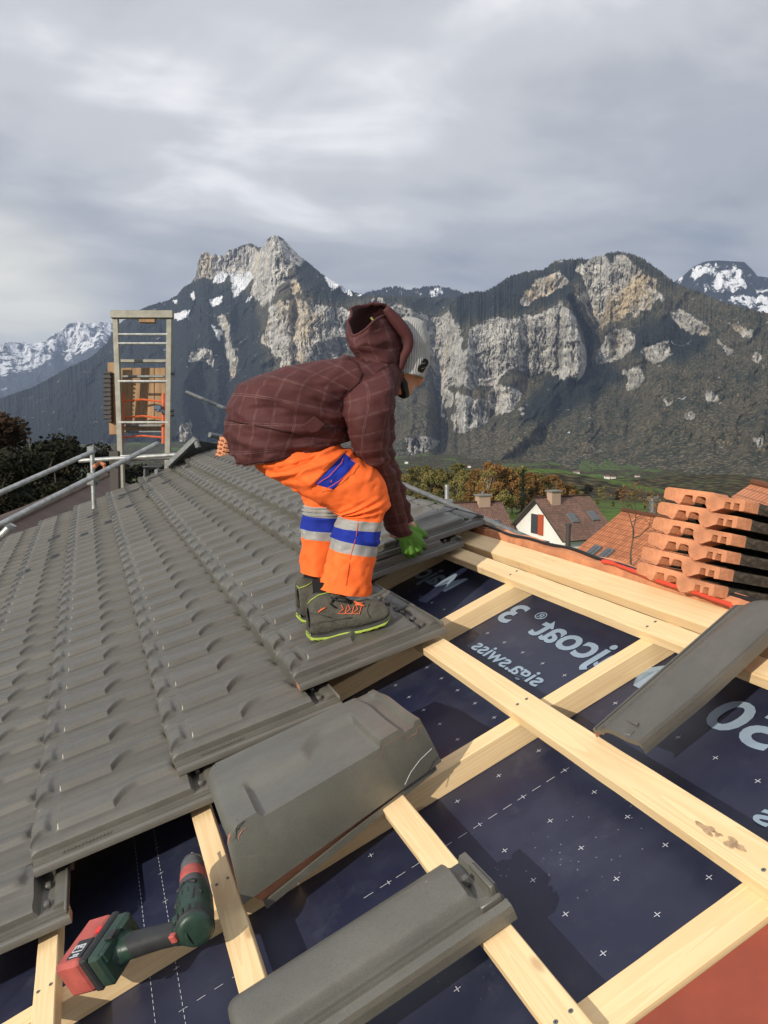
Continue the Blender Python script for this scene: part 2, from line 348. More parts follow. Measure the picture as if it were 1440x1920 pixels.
def mountain(name,label,sky,base,nx,ny,r0,r1,zones,material,relief=150,jag=0.0,bulge=(),rockweight=0.22,seed=0,tooth=0.0,bz=-130.):
    """a relief with its own back slope; sky/base are outline points, r0/r1 distances of the foot and the crest (m)"""
    A=np.array([azte(*p) for p in sky]); B=np.array([azte(*p) for p in base])
    azs=np.linspace(A[0,0],A[-1,0],nx); te1=np.interp(azs,A[:,0],A[:,1]); te0=np.interp(azs,B[:,0],B[:,1])
    w=(azs-azs[0])*1000
    te1=te1+jag*(fbm(w*0.12,w*0,5,seed+3,0.6)-0.5)+tooth*(vn(w*1.6,w*0+5,seed+1))
    s=np.linspace(0,1,ny)[:,None]
    te=te0+(te1-te0)*s; az2=np.broadcast_to(azs,te.shape)
    D=np.stack([np.sin(az2),np.cos(az2),te],-1)
    PX,PY=proj(D)
    wx=PX+34*(fbm(PX/22,PY/22,5,seed,0.6)-0.5); wy=PY+34*(fbm(PX/22,PY/22,5,seed+20,0.6)-0.5)
    masks={}
    for kind,polys in zones.items():
        m=np.zeros(te.shape)
        for poly in polys: m=np.maximum(m,inpoly(wx,wy,poly))
        masks[kind]=blur(m,{'conifer':14,'rock':8,'snow':5}.get(kind,4))
    rock=masks.get('rock',np.zeros(te.shape))
    wgt=blur(1-(1-rockweight)*rock,6); cum=np.cumsum(wgt,0); cum/=cum[-1]
    R0=np.interp(azs,[azte(x,800)[0] for x,_ in r0],[d for _,d in r0]); R1=np.interp(azs,[azte(x,800)[0] for x,_ in r1],[d for _,d in r1])
    r=R0+(R1-R0)*cum
    ribs=1-2*np.abs(fbm(PX/62+1.3*fbm(PX/50,PY/50,3,seed+9)+PY/140,PY/120,5,seed+5,0.5)-0.5)
    fine=1-2*np.abs(fbm(PX/11,PY/26,5,seed+31,0.6)-0.5)
    crk=1-2*np.abs(fbm(PX/8+2.5*fbm(PX/30,PY/22,4,seed+8),PY/26,6,seed+61,0.65)-0.5)
    r=r-relief*(ribs-0.5)*1.5*(1-0.45*rock)*np.clip(s*4,0,1) - 0.07*relief*fine - 0.55*relief*rock*(crk-0.6)
    for poly,amt,k in bulge:
        r=r-amt*blur(inpoly(PX,PY,poly).astype(float),k)
    z=te*r
    X=np.sin(az2)*r; Yc=np.cos(az2)*r
    P=np.stack([X,Yc,z],-1)
    # back slope down to the valley behind and a foot below ground
    back=[]
    for q in (0.12,0.35,0.7,1.0):
        rb=r[-1]+(2600*q); zb=z[-1]*(1-q)+bz*q; back.append(np.stack([np.sin(azs)*rb,np.cos(azs)*rb,zb],-1))
    foot=np.stack([np.sin(azs)*(r[0]-30),np.cos(azs)*(r[0]-30),np.full(nx,bz)],-1)
    P=np.concatenate([foot[None],P,np.array(back)],0); K=P.shape[0]
    me=bpy.data.meshes.new(name); nv=K*nx
    i,j=np.meshgrid(np.arange(K-1),np.arange(nx-1),indexing='ij'); a=(i*nx+j).ravel()
    fc=np.stack([a,a+1,a+nx+1,a+nx],-1)
    me.vertices.add(nv); me.vertices.foreach_set('co',P.reshape(-1)); me.loops.add(fc.size); me.loops.foreach_set('vertex_index',fc.ravel())
    me.polygons.add(len(fc)); me.polygons.foreach_set('loop_start',np.arange(0,fc.size,4)); 
    me.update(calc_edges=True)
    for kind in ('rock','snow','meadow','conifer'):
        at_=me.attributes.new(kind,'FLOAT','POINT'); m=masks.get(kind,np.zeros(te.shape))
        m=np.concatenate([np.zeros((1,nx)),m,np.repeat(m[-1:]*0.6,4,0)],0); at_.data.foreach_set('value',m.ravel())
    me.polygons.foreach_set('use_smooth',[True]*len(fc))
    me.materials.append(material); o=bpy.data.objects.new(name,me); COL.objects.link(o)
    return tagit(o,label,None,None,'structure')
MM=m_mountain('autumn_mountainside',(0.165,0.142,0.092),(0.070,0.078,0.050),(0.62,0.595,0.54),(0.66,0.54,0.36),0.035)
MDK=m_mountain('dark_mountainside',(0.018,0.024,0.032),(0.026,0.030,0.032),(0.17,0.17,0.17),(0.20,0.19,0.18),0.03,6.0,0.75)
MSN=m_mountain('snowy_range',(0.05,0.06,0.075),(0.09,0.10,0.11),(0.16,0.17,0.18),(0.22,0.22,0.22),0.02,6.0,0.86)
rockR=[[(868,665),(884,613),(920,597),(961,593),(1013,589),(1029,581),(1061,565),(1077,601),(1094,641),(1102,682),(1085,702),(1033,710),(1029,698),(961,698),(932,718),(908,730),(868,722)],
 [(973,565),(997,533),(1053,512),(1065,537),(1021,557),(989,573)],
 [(1081,500),(1110,484),(1166,478),(1210,508),(1243,561),(1222,581),(1174,585),(1150,605),(1118,625),(1106,601),(1092,573),(1074,549),(1102,541)],
 [(1122,665),(1142,629),(1174,617),(1194,637),(1174,665),(1150,682),(1122,682)],[(1202,657),(1231,637),(1257,645),(1247,670),(1222,682)],[(1162,690),(1206,686),(1214,710),(1182,730)],
 [(1255,577),(1303,601),(1335,621),(1311,629),(1263,600)],[(1363,603),(1412,623),(1404,637),(1363,617)],[(1345,633),(1380,657),(1355,660)],[(1411,655),(1440,680),(1424,684)],
 [(904,750),(932,722),(977,742),(961,765),(920,780),(900,804),(856,822),(850,754),(884,748)],[(966,770),(985,768),(977,783)],[(1410,825),(1432,820),(1420,848)],[(1322,732),(1358,746),(1352,752),(1320,742)],[(1240,745),(1262,752),(1248,765)],
 [(1285,770),(1300,768),(1290,795)],[(1105,560),(1112,540),(1120,560)],
 [(795,596),(838,590),(868,612),(868,720),(846,720),(838,800),(812,690),(806,640)],[(848,738),(880,735),(880,815),(857,818)],[(760,815),(790,812),(825,835),(800,853),(768,845)]]
rockL=[[(487,627),(510,580),(543,563),(587,563),(633,577),(663,593),(700,560),(760,575),(795,596),(806,660),(800,690),(760,660),(657,653),(633,673),(587,673),(547,683),(513,673),(500,653)],
 [(497,463),(513,442),(540,457),(573,487),(543,507),(527,530),(517,560),(503,577),(477,553),(467,527),(487,493)],
 [(360,530),(372,478),(388,472),(400,480),(437,467),(470,458),(497,467),(485,500),(467,527),(425,512),(400,512)],[(545,525),(560,520),(566,540),(550,545)],
 [(405,590),(420,588),(436,640),(445,700),(436,720),(424,660)],[(355,655),(400,660),(395,680),(358,678)],[(335,800),(360,790),(370,850),(340,852)],[(525,690),(545,676),(556,690),(535,700)]]
snowL=[[(388,516),(425,510),(418,527),(398,526)],[(428,515),(470,508),(468,526),(448,552),(436,540)],[(582,490),(600,496),(622,512),(680,555),(655,552),(626,535),(600,512)],[(356,553),(370,548),(368,566)],[(392,560),(418,556),(405,578)],[(330,590),(352,574),(358,592),(338,600)],[(458,565),(476,545),(470,560),(464,570)],[(318,568),(330,562),(330,570)],[(402,600),(412,630),(406,634)]]
H_far=mountain('snow_range','far snow covered range under the bright gap in the cloud at left',
 [(-420,690),(-200,660),(-80,650),(0,648),(20,640),(60,645),(84,640),(100,628),(130,606),(150,602),(165,607),(195,603),(240,615),(320,640),(420,680)],[(-420,860),(0,850),(420,850)],420,110,[(-420,9500),(420,9500)],[(-420,12500),(420,12500)],
 {'snow':[[(-420,640),(100,600),(240,600),(210,640),(150,665),(120,655),(60,700),(-420,710)],[(120,650),(175,640),(160,672),(130,676)]],'rock':[[(100,628),(135,600),(165,605),(150,640),(110,650)]]},MSN,300,0.004,seed=11)
H_snowpk=mountain('snow_peak','dark conical peak patched with snow behind the right shoulder',
 [(1150,640),(1230,560),(1262,530),(1280,518),(1300,500),(1320,491),(1345,488),(1372,490),(1395,491),(1410,505),(1420,518),(1440,520),(1500,530),(1700,560)],[(1150,700),(1700,700)],330,100,[(1150,6500),(1700,6500)],[(1150,7600),(1700,7600)],
 {'snow':[[(1262,530),(1285,516),(1278,530)],[(1296,520),(1308,500),(1345,489),(1345,505),(1318,520),(1300,530)],[(1345,508),(1362,500),(1385,496),(1398,512),(1405,530),(1380,545),(1360,540),(1335,550),(1315,553),(1325,540)],[(1405,520),(1425,528),(1410,535)],[(1340,565),(1390,550),(1700,548),(1700,600),(1440,590)]]},MDK,120,0.001,seed=21)
H_back=mountain('wooded_crest','low wooded crest with snow patches behind the saddle',
 [(600,600),(680,553),(700,548),(720,543),(742,541),(765,545),(790,542),(815,539),(840,542),(870,552),(900,560),(960,600)],[(600,640),(960,640)],300,50,[(600,5600),(960,5600)],[(600,6200),(960,6200)],
 {'snow':[[(800,545),(825,541),(842,545),(820,556),(806,556)],[(740,548),(755,546),(750,556)]]},MDK,60,0.0015,seed=31,tooth=0.004)
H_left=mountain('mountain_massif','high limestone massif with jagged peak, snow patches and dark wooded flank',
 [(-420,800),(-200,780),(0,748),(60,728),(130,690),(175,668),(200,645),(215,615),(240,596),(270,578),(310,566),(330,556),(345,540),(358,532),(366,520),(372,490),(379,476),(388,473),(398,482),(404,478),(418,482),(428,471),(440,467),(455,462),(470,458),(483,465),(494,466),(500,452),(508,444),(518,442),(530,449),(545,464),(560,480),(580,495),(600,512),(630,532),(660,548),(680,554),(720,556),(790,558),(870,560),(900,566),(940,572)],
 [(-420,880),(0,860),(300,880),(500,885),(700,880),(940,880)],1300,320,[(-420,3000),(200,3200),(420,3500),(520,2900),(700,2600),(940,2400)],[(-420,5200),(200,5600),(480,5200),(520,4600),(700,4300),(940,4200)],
 {'rock':rockL+rockR,'snow':snowL,'conifer':[[(-420,700),(0,740),(300,560),(380,520),(470,545),(490,640),(500,690),(420,830),(350,880),(-420,880)],[(560,480),(680,552),(900,566),(900,590),(700,560),(600,560),(560,540)]],'meadow':[[(740,862),(790,855),(900,868),(940,880),(740,885)]]},MM,170,0.0012,  # first conifer zone puts the left flank's shade and blue haze into the colour
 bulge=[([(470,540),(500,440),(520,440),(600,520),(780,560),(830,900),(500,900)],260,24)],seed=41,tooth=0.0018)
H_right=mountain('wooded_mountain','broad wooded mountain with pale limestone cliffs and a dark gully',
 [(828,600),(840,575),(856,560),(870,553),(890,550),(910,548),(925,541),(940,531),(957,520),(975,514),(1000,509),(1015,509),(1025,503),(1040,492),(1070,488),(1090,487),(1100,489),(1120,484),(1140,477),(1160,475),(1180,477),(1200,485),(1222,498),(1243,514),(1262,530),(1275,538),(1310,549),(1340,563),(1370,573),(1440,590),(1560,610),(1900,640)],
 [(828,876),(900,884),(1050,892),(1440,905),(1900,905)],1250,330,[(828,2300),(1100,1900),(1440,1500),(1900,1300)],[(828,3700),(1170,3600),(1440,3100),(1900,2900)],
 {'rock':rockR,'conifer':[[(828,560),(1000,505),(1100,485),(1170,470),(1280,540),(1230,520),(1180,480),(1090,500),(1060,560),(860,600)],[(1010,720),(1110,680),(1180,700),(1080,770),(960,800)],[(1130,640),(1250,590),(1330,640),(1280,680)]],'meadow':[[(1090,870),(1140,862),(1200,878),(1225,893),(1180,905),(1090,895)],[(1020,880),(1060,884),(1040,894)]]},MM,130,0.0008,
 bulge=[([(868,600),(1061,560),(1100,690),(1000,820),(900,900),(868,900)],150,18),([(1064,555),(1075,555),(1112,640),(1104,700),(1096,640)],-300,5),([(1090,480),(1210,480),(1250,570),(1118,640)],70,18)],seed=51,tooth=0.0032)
# valley floor and hillside under the houses: one sheet
def gz(r): return np.interp(r,[0,12,40,80,130,200,450,900,1500,30000],[-7.0,-7.0,-9.5,-13.5,-18.0,-22.5,-45,-82,-124,-128])
def ground():
    na,nr=300,150; az=np.linspace(math.radians(-180),math.radians(180),na); rr=np.concatenate([[0.5],np.geomspace(3,40000,nr-1)])
    A_,R_=np.meshgrid(az,rr,indexing='xy'); X=np.sin(A_)*R_; Yc=np.cos(A_)*R_
    Z=gz(R_)+np.clip(R_/400,0,1)*70*(fbm(X/300+50,Yc/300+50,4,3)-0.5)*np.clip((R_-250)/400,0,1)
    me=bpy.data.meshes.new('ground'); P=np.stack([X,Yc,Z],-1)
    i,j=np.meshgrid(np.arange(nr-1),np.arange(na-1),indexing='ij'); a=(i*na+j).ravel(); fc=np.stack([a,a+na,a+na+1,a+1],-1)
    me.from_pydata(P.reshape(-1,3).tolist(),[],fc.tolist()); me.polygons.foreach_set('use_smooth',[True]*len(fc))
    g=G('meadow',0.95,0.1); t=g.noise(0.012,5,0.6); f=g.noise(1.5,4,0.6); h=g.noise(0.3,4,0.6)
    c=g.mix(g.rng(t,0.46,0.58),(0.10,0.16,0.03),(0.08,0.095,0.035)); c=g.scale(c,g.rng(h,0.3,0.7,0.75,1.2)); c=g.scale(c,g.rng(f,0.3,0.7,0.8,1.2))
    sx=g.n('ShaderNodeSeparateXYZ'); g.L(g.tc.outputs['Object'],sx.inputs[0])
    hyp=g.math('SQRT',g.math('ADD',g.math('MULTIPLY',sx.outputs[0],sx.outputs[0]),g.math('MULTIPLY',sx.outputs[1],sx.outputs[1])))
    vo=g.n('ShaderNodeTexVoronoi'); vo.inputs['Scale'].default_value=0.11; g.L(g.tc.outputs['Object'],vo.inputs[0]); w=g.noise(0.02,6,0.75); w2=g.noise(0.008,5,0.62,off=(30,10,0)); sv=g.n('ShaderNodeSeparateXYZ'); g.L(vo.outputs['Color'],sv.inputs[0]); wood=g.scale(g.mix(g.rng(g.math('ADD',w,g.math('MULTIPLY',sv.outputs[0],0.3)),0.5,0.8),(0.085,0.085,0.038),(0.10,0.075,0.034)),g.rng(vo.outputs['Distance'],0.1,0.8,1.3,0.3)); g.bump(g.math('MULTIPLY',vo.outputs['Distance'],g.rng(hyp,250.0,420.0)),1.0,-6.0)
    far=g.math('MULTIPLY',g.rng(hyp,250.0,420.0),g.rng(w2,0.54,0.58,1,0))
    c=g.mix(far,c,wood)
    me.materials.append(g.col(c)); o=bpy.data.objects.new('ground',me); COL.objects.link(o); return tagit(o,'meadow and valley floor falling away below the houses',None,None,'structure')
ground()
def gpt(px,D,dz=0.0):
    """point on the ground under image column px at depth D"""
    r=ray(px,YH+150); r=r*(D/F); return np.array([r[0],r[1],gz(math.hypot(r[0],r[1]))+dz])
# ------------------------------------------------------------ trees
def m_leaf(name,a,b,c3):
    g=G(name,0.8,0.2); t=g.noise(0.45,3); t2=g.noise(6,2)
    oi=g.n('ShaderNodeObjectInfo').outputs['Random']
    c=g.ramp(g.math('ADD',g.math('MULTIPLY',t,0.8),g.math('MULTIPLY',t2,0.25)),[(0.40,a),(0.52,b),(0.66,c3)]); c=g.scale(c,g.rng(oi,0,1,0.8,1.2)); return g.col(c)
LM={'rust':m_leaf('rust_leaves',(0.17,0.085,0.028),(0.25,0.13,0.040),(0.20,0.15,0.05)),
 'olive':m_leaf('olive_leaves',(0.12,0.12,0.038),(0.18,0.16,0.05),(0.24,0.18,0.055)),
 'dark':m_leaf('dark_leaves',(0.010,0.013,0.006),(0.018,0.019,0.008),(0.030,0.020,0.009)),
 'conifer':m_leaf('needles',(0.016,0.024,0.012),(0.022,0.032,0.014),(0.03,0.04,0.02)),
 'brown':m_leaf('brown_leaves',(0.030,0.016,0.008),(0.048,0.024,0.010),(0.038,0.028,0.011))}
BARK=mat('bark',(0.09,0.075,0.055),0.95,noise=(6,0.3))
BARKP=mat('pale_bark',(0.30,0.28,0.24),0.95,noise=(6,0.2))
def tree_meshes(seed,h,w,kind,n=2600,leaf=0.30,bark=None,thin=False):
    rnd=random.Random(seed); rs=np.random.RandomState(seed)
    tb=MB(); tb.tube([(0,0,-0.6),(0.05,0,h*0.25),(rnd.uniform(-.2,.2),rnd.uniform(-.2,.2),h*0.6),(rnd.uniform(-.3,.3),rnd.uniform(-.3,.3),h*0.93)],[h*.022,h*.018,h*.010,h*.003],7)
    cl=[]
    if kind=='conifer':
        for i in range(n):
            t=rs.rand()**0.8; rad=w*(1-t)*(0.55+0.45*math.sin(t*60)); a=rs.rand()*6.283; q=rad*math.sqrt(rs.rand())
            cl.append((q*math.cos(a),q*math.sin(a),h*(0.08+0.92*t)-0.12*q))
    else:
        k=rnd.randint(14,20); bl=[]
        for i in range(k):
            t=rnd.uniform(0.0,1.0); a=rnd.uniform(0,6.28); q=w*rnd.uniform(0.15,0.85)*math.sin(min(1,t*0.9+0.1)*math.pi*0.86)**0.6
            c=np.array([q*math.cos(a),q*math.sin(a),h*(0.12+0.80*t)]); bl.append((c,w*rnd.uniform(0.22,0.42)))
            tb.tube([(0,0,h*(0.08+0.45*t)),c*0.6+np.array([0,0,h*(0.1+0.1*t)]),c],[h*.008,h*.005,h*.0015],5,cap=False)
        for i in range(n):
            c,rad=bl[rs.randint(k)]; d=rs.randn(3); d/=np.linalg.norm(d); p=c+d*rad*(rs.rand()**0.45)*np.array([1,1,0.85]); cl.append(p)
    C=np.array(cl); m=len(C); a=rs.randn(m,3); a/=np.linalg.norm(a,axis=1)[:,None]; b=np.cross(a,rs.randn(m,3)); b/=np.linalg.norm(b,axis=1)[:,None]
    sz=leaf*(0.5+rs.rand(m)[:,None]); V=np.stack([C-a*sz,C+b*sz*0.7,C+a*sz,C-b*sz*0.7],1).reshape(-1,3)
    crown=MB(); crown.v=[tuple(x) for x in V.tolist()]; crown.f=[(4*i,4*i+1,4*i+2,4*i+3) for i in range(m)]; crown.m=[0]*m; crown.uv=[(0,0)]*len(crown.v)
    return tb,crown
_tc={}
def tree(kind,variant,loc,h,label,group=None,w=None,cat='tree',name=None,n=5200,leaf=0.2,bark=None):
    key=(kind,variant,n,leaf)
    nm=name or {'conifer':'conifer_tree'}.get(kind,'deciduous_tree')
    if key not in _tc:
        _tc[key]=tree_meshes(hash(kind)%97*0+variant*13+len(kind),10.0,(2.2 if kind=='conifer' else 3.6),kind,n,leaf)
        tb,cr=_tc[key]; e=empty(nm,loc,label,cat,group)
        t=tb.build('trunk',bark or BARK,e,smooth=True,world=False); c=cr.build('crown',LM[kind],e,world=False); _tc[key]=e
    else:
        src=_tc[key]; e=clone(src); e['label']=label; e['category']=cat; e.name=nm
        if group: e['group']=group
        elif 'group' in e: del e['group']
        e.location=[float(c) for c in loc]
    e.scale=(h/10*(w or 1),h/10*(w or 1),h/10); e.rotation_euler=(0,0,random.Random(loc[0]).uniform(0,6.28))
    return e
def treepx(kind,variant,px,D,ytop,label,**k):
    g=gpt(px,D); top=dp(px,ytop,D); return tree(kind,variant,g,top[2]-g[2],label,**k)
AG='autumn trees on the bank behind the houses'
for i,(k,v,px,D,yt,w,lb) in enumerate([
 ('olive',1,752,240,878,1.0,'pale olive tree at the left end of the tree row above the small meadow'),('olive',2,778,236,872,.95,'olive tree, second in the row above the small meadow'),
 ('olive',3,806,232,868,1.0,'olive tree behind the scaffold post top'),('olive',1,834,228,874,1.0,'olive green tree right of the scaffold post'),('olive',2,858,220,866,1.05,'tall olive tree over the left roof ridge'),
 ('rust',1,890,190,872,1.0,'yellow brown tree behind the chimney of the left house'),('olive',3,872,196,884,.8,'small olive tree left of the left house chimney'),
 ('rust',2,925,170,864,1.1,'tallest golden brown tree between the two houses'),('rust',3,960,172,868,1.1,'broad rust tree behind the white gable'),('rust',1,998,165,878,1.2,'rust brown tree behind the chimney of the white gabled house'),
 ('rust',2,1032,170,888,1.1,'low rust tree above the right end of the brown roof ridge'),('rust',3,1060,176,902,.9,'smallest rust tree at the right end of the autumn trees'),('olive',1,940,120,915,.9,'greenish bush tree in the gap between the two houses'),('rust',1,905,150,898,.8,'brown tree just above the left house roof')]):
    treepx(k,v,px,D,yt,lb,group=AG,w=w)
for i,(px,D,yt,kd) in enumerate([(765,300,884,'olive'),(792,290,880,'olive'),(820,280,882,'rust'),(845,270,880,'olive'),(880,250,878,'olive'),(905,240,874,'rust'),(942,230,870,'rust'),(975,225,872,'olive'),(1012,220,884,'olive'),(1046,215,892,'rust'),(1075,225,908,'olive'),(742,310,886,'olive')]):
    treepx(kd,1+i%3,px,D,yt,'autumn tree in the closed back row of the wood behind the houses',group='back row of the autumn wood',w=1.25)
for i,(px,D,yt,kd) in enumerate([(1100,420,905,'dark'),(1130,400,912,'olive'),(1160,380,915,'dark'),(1190,360,920,'olive'),(1218,350,925,'dark'),(1085,300,918,'olive'),(1120,260,935,'olive'),(1150,240,940,'dark'),(1180,230,945,'olive'),(1210,220,948,'dark')]):
    treepx(kd,1+i%3,px,D,yt,'roundish tree on the wooded slope between the brown roof and the clay tile stack',group='trees on the slope left of the tile stack',w=1.3)
treepx('conifer',1,980,160,880,'dark narrow conifer among the rust coloured trees',w=.8,n=1800)
treepx('olive',2,915,160,876,'bare pale trunked tree in front of the autumn trees',n=500,bark=BARKP,group=AG)
DG='dark trees on the slope at the left'
for i,(k,v,px,D,yt,w,lb) in enumerate([('brown',4,-40,62,745,1.3,'large red brown tree at the left picture edge'),('brown',5,18,66,768,1.15,'red brown tree second from the left edge'),('dark',4,60,60,800,1.3,'dark green tree in front of the red brown ones'),('dark',5,-10,50,830,1.3,'dark tree low at the left picture edge'),
  ('dark',4,100,64,818,1.1,'dark round tree midway along the left tree group'),('dark',5,140,70,815,1.0,'dark tree standing highest right of the dip'),('dark',6,165,75,845,.9,'small dark tree beside the scaffold coupler'),('dark',4,40,52,880,1.2,'dark low tree above the brown sheet roof'),('dark',6,105,58,870,1.1,'dark tree behind the upper guard rail')]):
    treepx(k,v,px,D,yt,lb,group=DG,w=w,leaf=.13,n=11000)
for i,(px,D,yt,lb) in enumerate([(200,110,868,'low dark bush left of the lift posts'),(255,140,866,'dark bush behind the lift posts'),(310,170,868,'dark bush by the dark metal ridge hood'),(225,200,864,'far dark bush under the guard rail end')]):
    treepx('dark',5,px,D,yt,lb,w=1.3,cat='bush',name='bush',leaf=.26,n=3000,group='bushes on the meadow edge at left')
# nearly leafless tree before the orange roof
tb,cr=tree_meshes(77,5.2,2.0,'rust',420,0.05)
rnd=random.Random(3)
def twig(mb,p,d,l,r,dep):
    q=p+d*l; mb.tube([p,p+d*l*.5+np.array([rnd.uniform(-.1,.1)*l for _ in range(3)]),q],[r,r*.8,r*.6],4,cap=False)
    if dep:
        for _ in range(3): twig(mb,q,norm(d+np.array([rnd.gauss(0,.55) for _ in range(3)])+np.array([0,0,.12])),l*.72,r*.55,dep-1)
bt=MB(); twig(bt,np.array([0,0,0.]),norm([.05,0,1]),1.5,.07,5)
bp=dp(1183,1062,27); e=empty('bare_tree',bp-np.array([0,0,3.2]),'nearly leafless small tree in front of the big orange roof','tree')
bb=MB(); bb.tube([(0,0,-4.2),(0,0,3.25)],[.13,.075],8); bt.v=[(a*0.62,b*0.62,c*0.62+3.2) for a,b,c in bt.v]; k=len(bb.v); bb.v+=bt.v; bb.f+=[tuple(i+k for i in f) for f in bt.f]; bb.m+=bt.m; bb.uv+=bt.uv
bb.build('trunk',BARK,e,world=False)
lv=MB(); rs=np.random.RandomState(5)
for p in rs.permutation(np.array(bt.v))[:520]:
    a=norm(rs.randn(3))*0.035; b=norm(np.cross(a,rs.randn(3)))*0.028; lv.add([p-a,p+b,p+a,p-b],[(0,1,2,3)])
lv.build('crown',LM['rust'],e,world=False)
# ------------------------------------------------------------ houses
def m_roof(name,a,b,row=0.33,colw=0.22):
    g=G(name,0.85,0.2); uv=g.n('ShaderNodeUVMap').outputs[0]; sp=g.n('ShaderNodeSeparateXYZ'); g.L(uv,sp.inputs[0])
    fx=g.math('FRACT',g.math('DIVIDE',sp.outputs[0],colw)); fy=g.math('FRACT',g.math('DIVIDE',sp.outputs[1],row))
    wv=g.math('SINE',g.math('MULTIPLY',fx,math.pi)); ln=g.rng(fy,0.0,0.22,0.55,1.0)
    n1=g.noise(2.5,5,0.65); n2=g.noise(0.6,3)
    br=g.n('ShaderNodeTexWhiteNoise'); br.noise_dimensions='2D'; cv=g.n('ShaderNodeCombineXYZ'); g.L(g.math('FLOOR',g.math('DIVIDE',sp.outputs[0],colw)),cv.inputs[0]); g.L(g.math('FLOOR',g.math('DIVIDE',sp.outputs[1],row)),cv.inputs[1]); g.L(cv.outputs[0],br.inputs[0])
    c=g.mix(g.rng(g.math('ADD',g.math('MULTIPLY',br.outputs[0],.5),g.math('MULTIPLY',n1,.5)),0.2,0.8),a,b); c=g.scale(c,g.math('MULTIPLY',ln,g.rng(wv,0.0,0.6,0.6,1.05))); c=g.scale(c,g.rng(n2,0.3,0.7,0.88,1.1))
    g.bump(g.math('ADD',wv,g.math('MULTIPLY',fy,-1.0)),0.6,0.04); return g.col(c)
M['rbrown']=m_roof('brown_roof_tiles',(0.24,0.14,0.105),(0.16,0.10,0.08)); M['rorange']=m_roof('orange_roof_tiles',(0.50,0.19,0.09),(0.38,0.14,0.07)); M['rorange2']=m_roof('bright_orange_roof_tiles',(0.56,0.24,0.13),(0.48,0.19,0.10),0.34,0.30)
def m_sheet():
    g=G('brown_sheet_roof',0.7,0.3); uv=g.n('ShaderNodeUVMap').outputs[0]; sp=g.n('ShaderNodeSeparateXYZ'); g.L(uv,sp.inputs[0]); fx=g.math('FRACT',g.math('DIVIDE',sp.outputs[0],0.75))
    l=g.rng(g.math('ABSOLUTE',g.math('SUBTRACT',fx,0.5)),0.47,0.49,0,1); c=g.mix(g.math('MULTIPLY',l,.6),(0.105,0.068,0.052),(0.19,0.15,0.12)); c=g.scale(c,g.rng(g.noise(1.2,4),0.3,0.7,0.85,1.15)); return g.col(c)
M['sheet']=m_sheet()
def house(name,label,A,B,hw,drop,wallh,roofm,wallm,over=0.35,skyl=(),chim=(),win=(),side=1,fh=0.0,cat='house',gend=0):
    """gable-roofed building; A,B ridge ends; hw half width; side=+1 when the near slope lies to the right of A>B"""
    A=np.array(A,float); B=np.array(B,float); B[2]=A[2]; d=norm(B-A); q=norm(np.cross([0,0,1.],d)); 
    if q@A>0: q=-q      # q points to the camera side
    zl=A[2]-drop-wallh; base=(A+B)/2; base=np.array([base[0],base[1],zl]); e=empty(name,base,label,cat)
    L=np.linalg.norm(B-A); up=np.array([0,0,1.]); sl=math.hypot(hw,drop)
    w=MB(); a0=A+d*over; b0=B-d*over; k=(hw-over)/hw; dz=-.10
    for X in (a0,b0):
        pass
    poly=[(-hw*k,-drop*k+dz),(hw*k,-drop*k+dz),(hw*k,-drop-wallh),(-hw*k,-drop-wallh)]
    prof=[(-hw*k,-drop-wallh),(hw*k,-drop-wallh),(hw*k,-drop*k+dz),(0,dz),(-hw*k,-drop*k+dz)]
    w.prism(prof,a0,q,up,b0-a0); w.build('wall',wallm,e)
    r=MB()
    for s_ in (1,-1):
        E1=A+q*hw*s_-up*drop; E2=B+q*hw*s_-up*drop; n=norm(np.cross(E1-A,B-A)); n=n if n[2]>0 else -n; th=.16
        vs=[A,B,E2,E1,A-n*th,B-n*th,E2-n*th,E1-n*th]
        r.add(vs,[(0,1,2,3),(7,6,5,4),(3,2,6,7),(0,3,7,4),(1,5,6,2)],[0,1,1,1,1],[(0,0),(L,0),(L,-sl),(0,-sl)]*2)
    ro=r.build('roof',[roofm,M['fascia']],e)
    rc=MB(); rc.tube([A+up*.02,B+up*.02],.11,8); rc.build('ridge_cap',roofm,e)
    nn=norm(np.cross(d,q)); nn=norm(q*drop+up*hw)
    for (t,s_,a,b) in skyl:   # along, down-slope fraction, width, height
        c=A+d*L*t+(q*hw-up*drop)*s_; f=MB(); f.box(c+nn*.06,d*a/2,(norm(q*hw-up*drop))*b/2,nn*.09,0,.02); fo=f.build('skylight',M['galvd'],e)
        g_=MB(); g_.box(c+nn*.165,d*(a/2-.09),norm(q*hw-up*drop)*(b/2-.1),nn*.012); g_.build('pane',M['glass'],fo)
    for (t,s_,a,h_,pot) in chim:
        c=A+d*L*t+(q*hw-up*drop)*s_; f=MB(); f.box(c+up*(h_/2-.5),d*a/2,q*a*.4,up*(h_/2+.5)); co=f.build('chimney',M['brick'],e)
        f=MB(); f.box(c+up*(h_+.06),d*(a/2+.14),q*(a*.4+.14),up*.07); f.build('chimney_cap',M['alu'],co)
        if pot: f=MB(); f.tube([c+up*h_,c+up*(h_+.45)],.14,10); f.build('chimney_pot',M['galvd'],co)
    return e,d,q
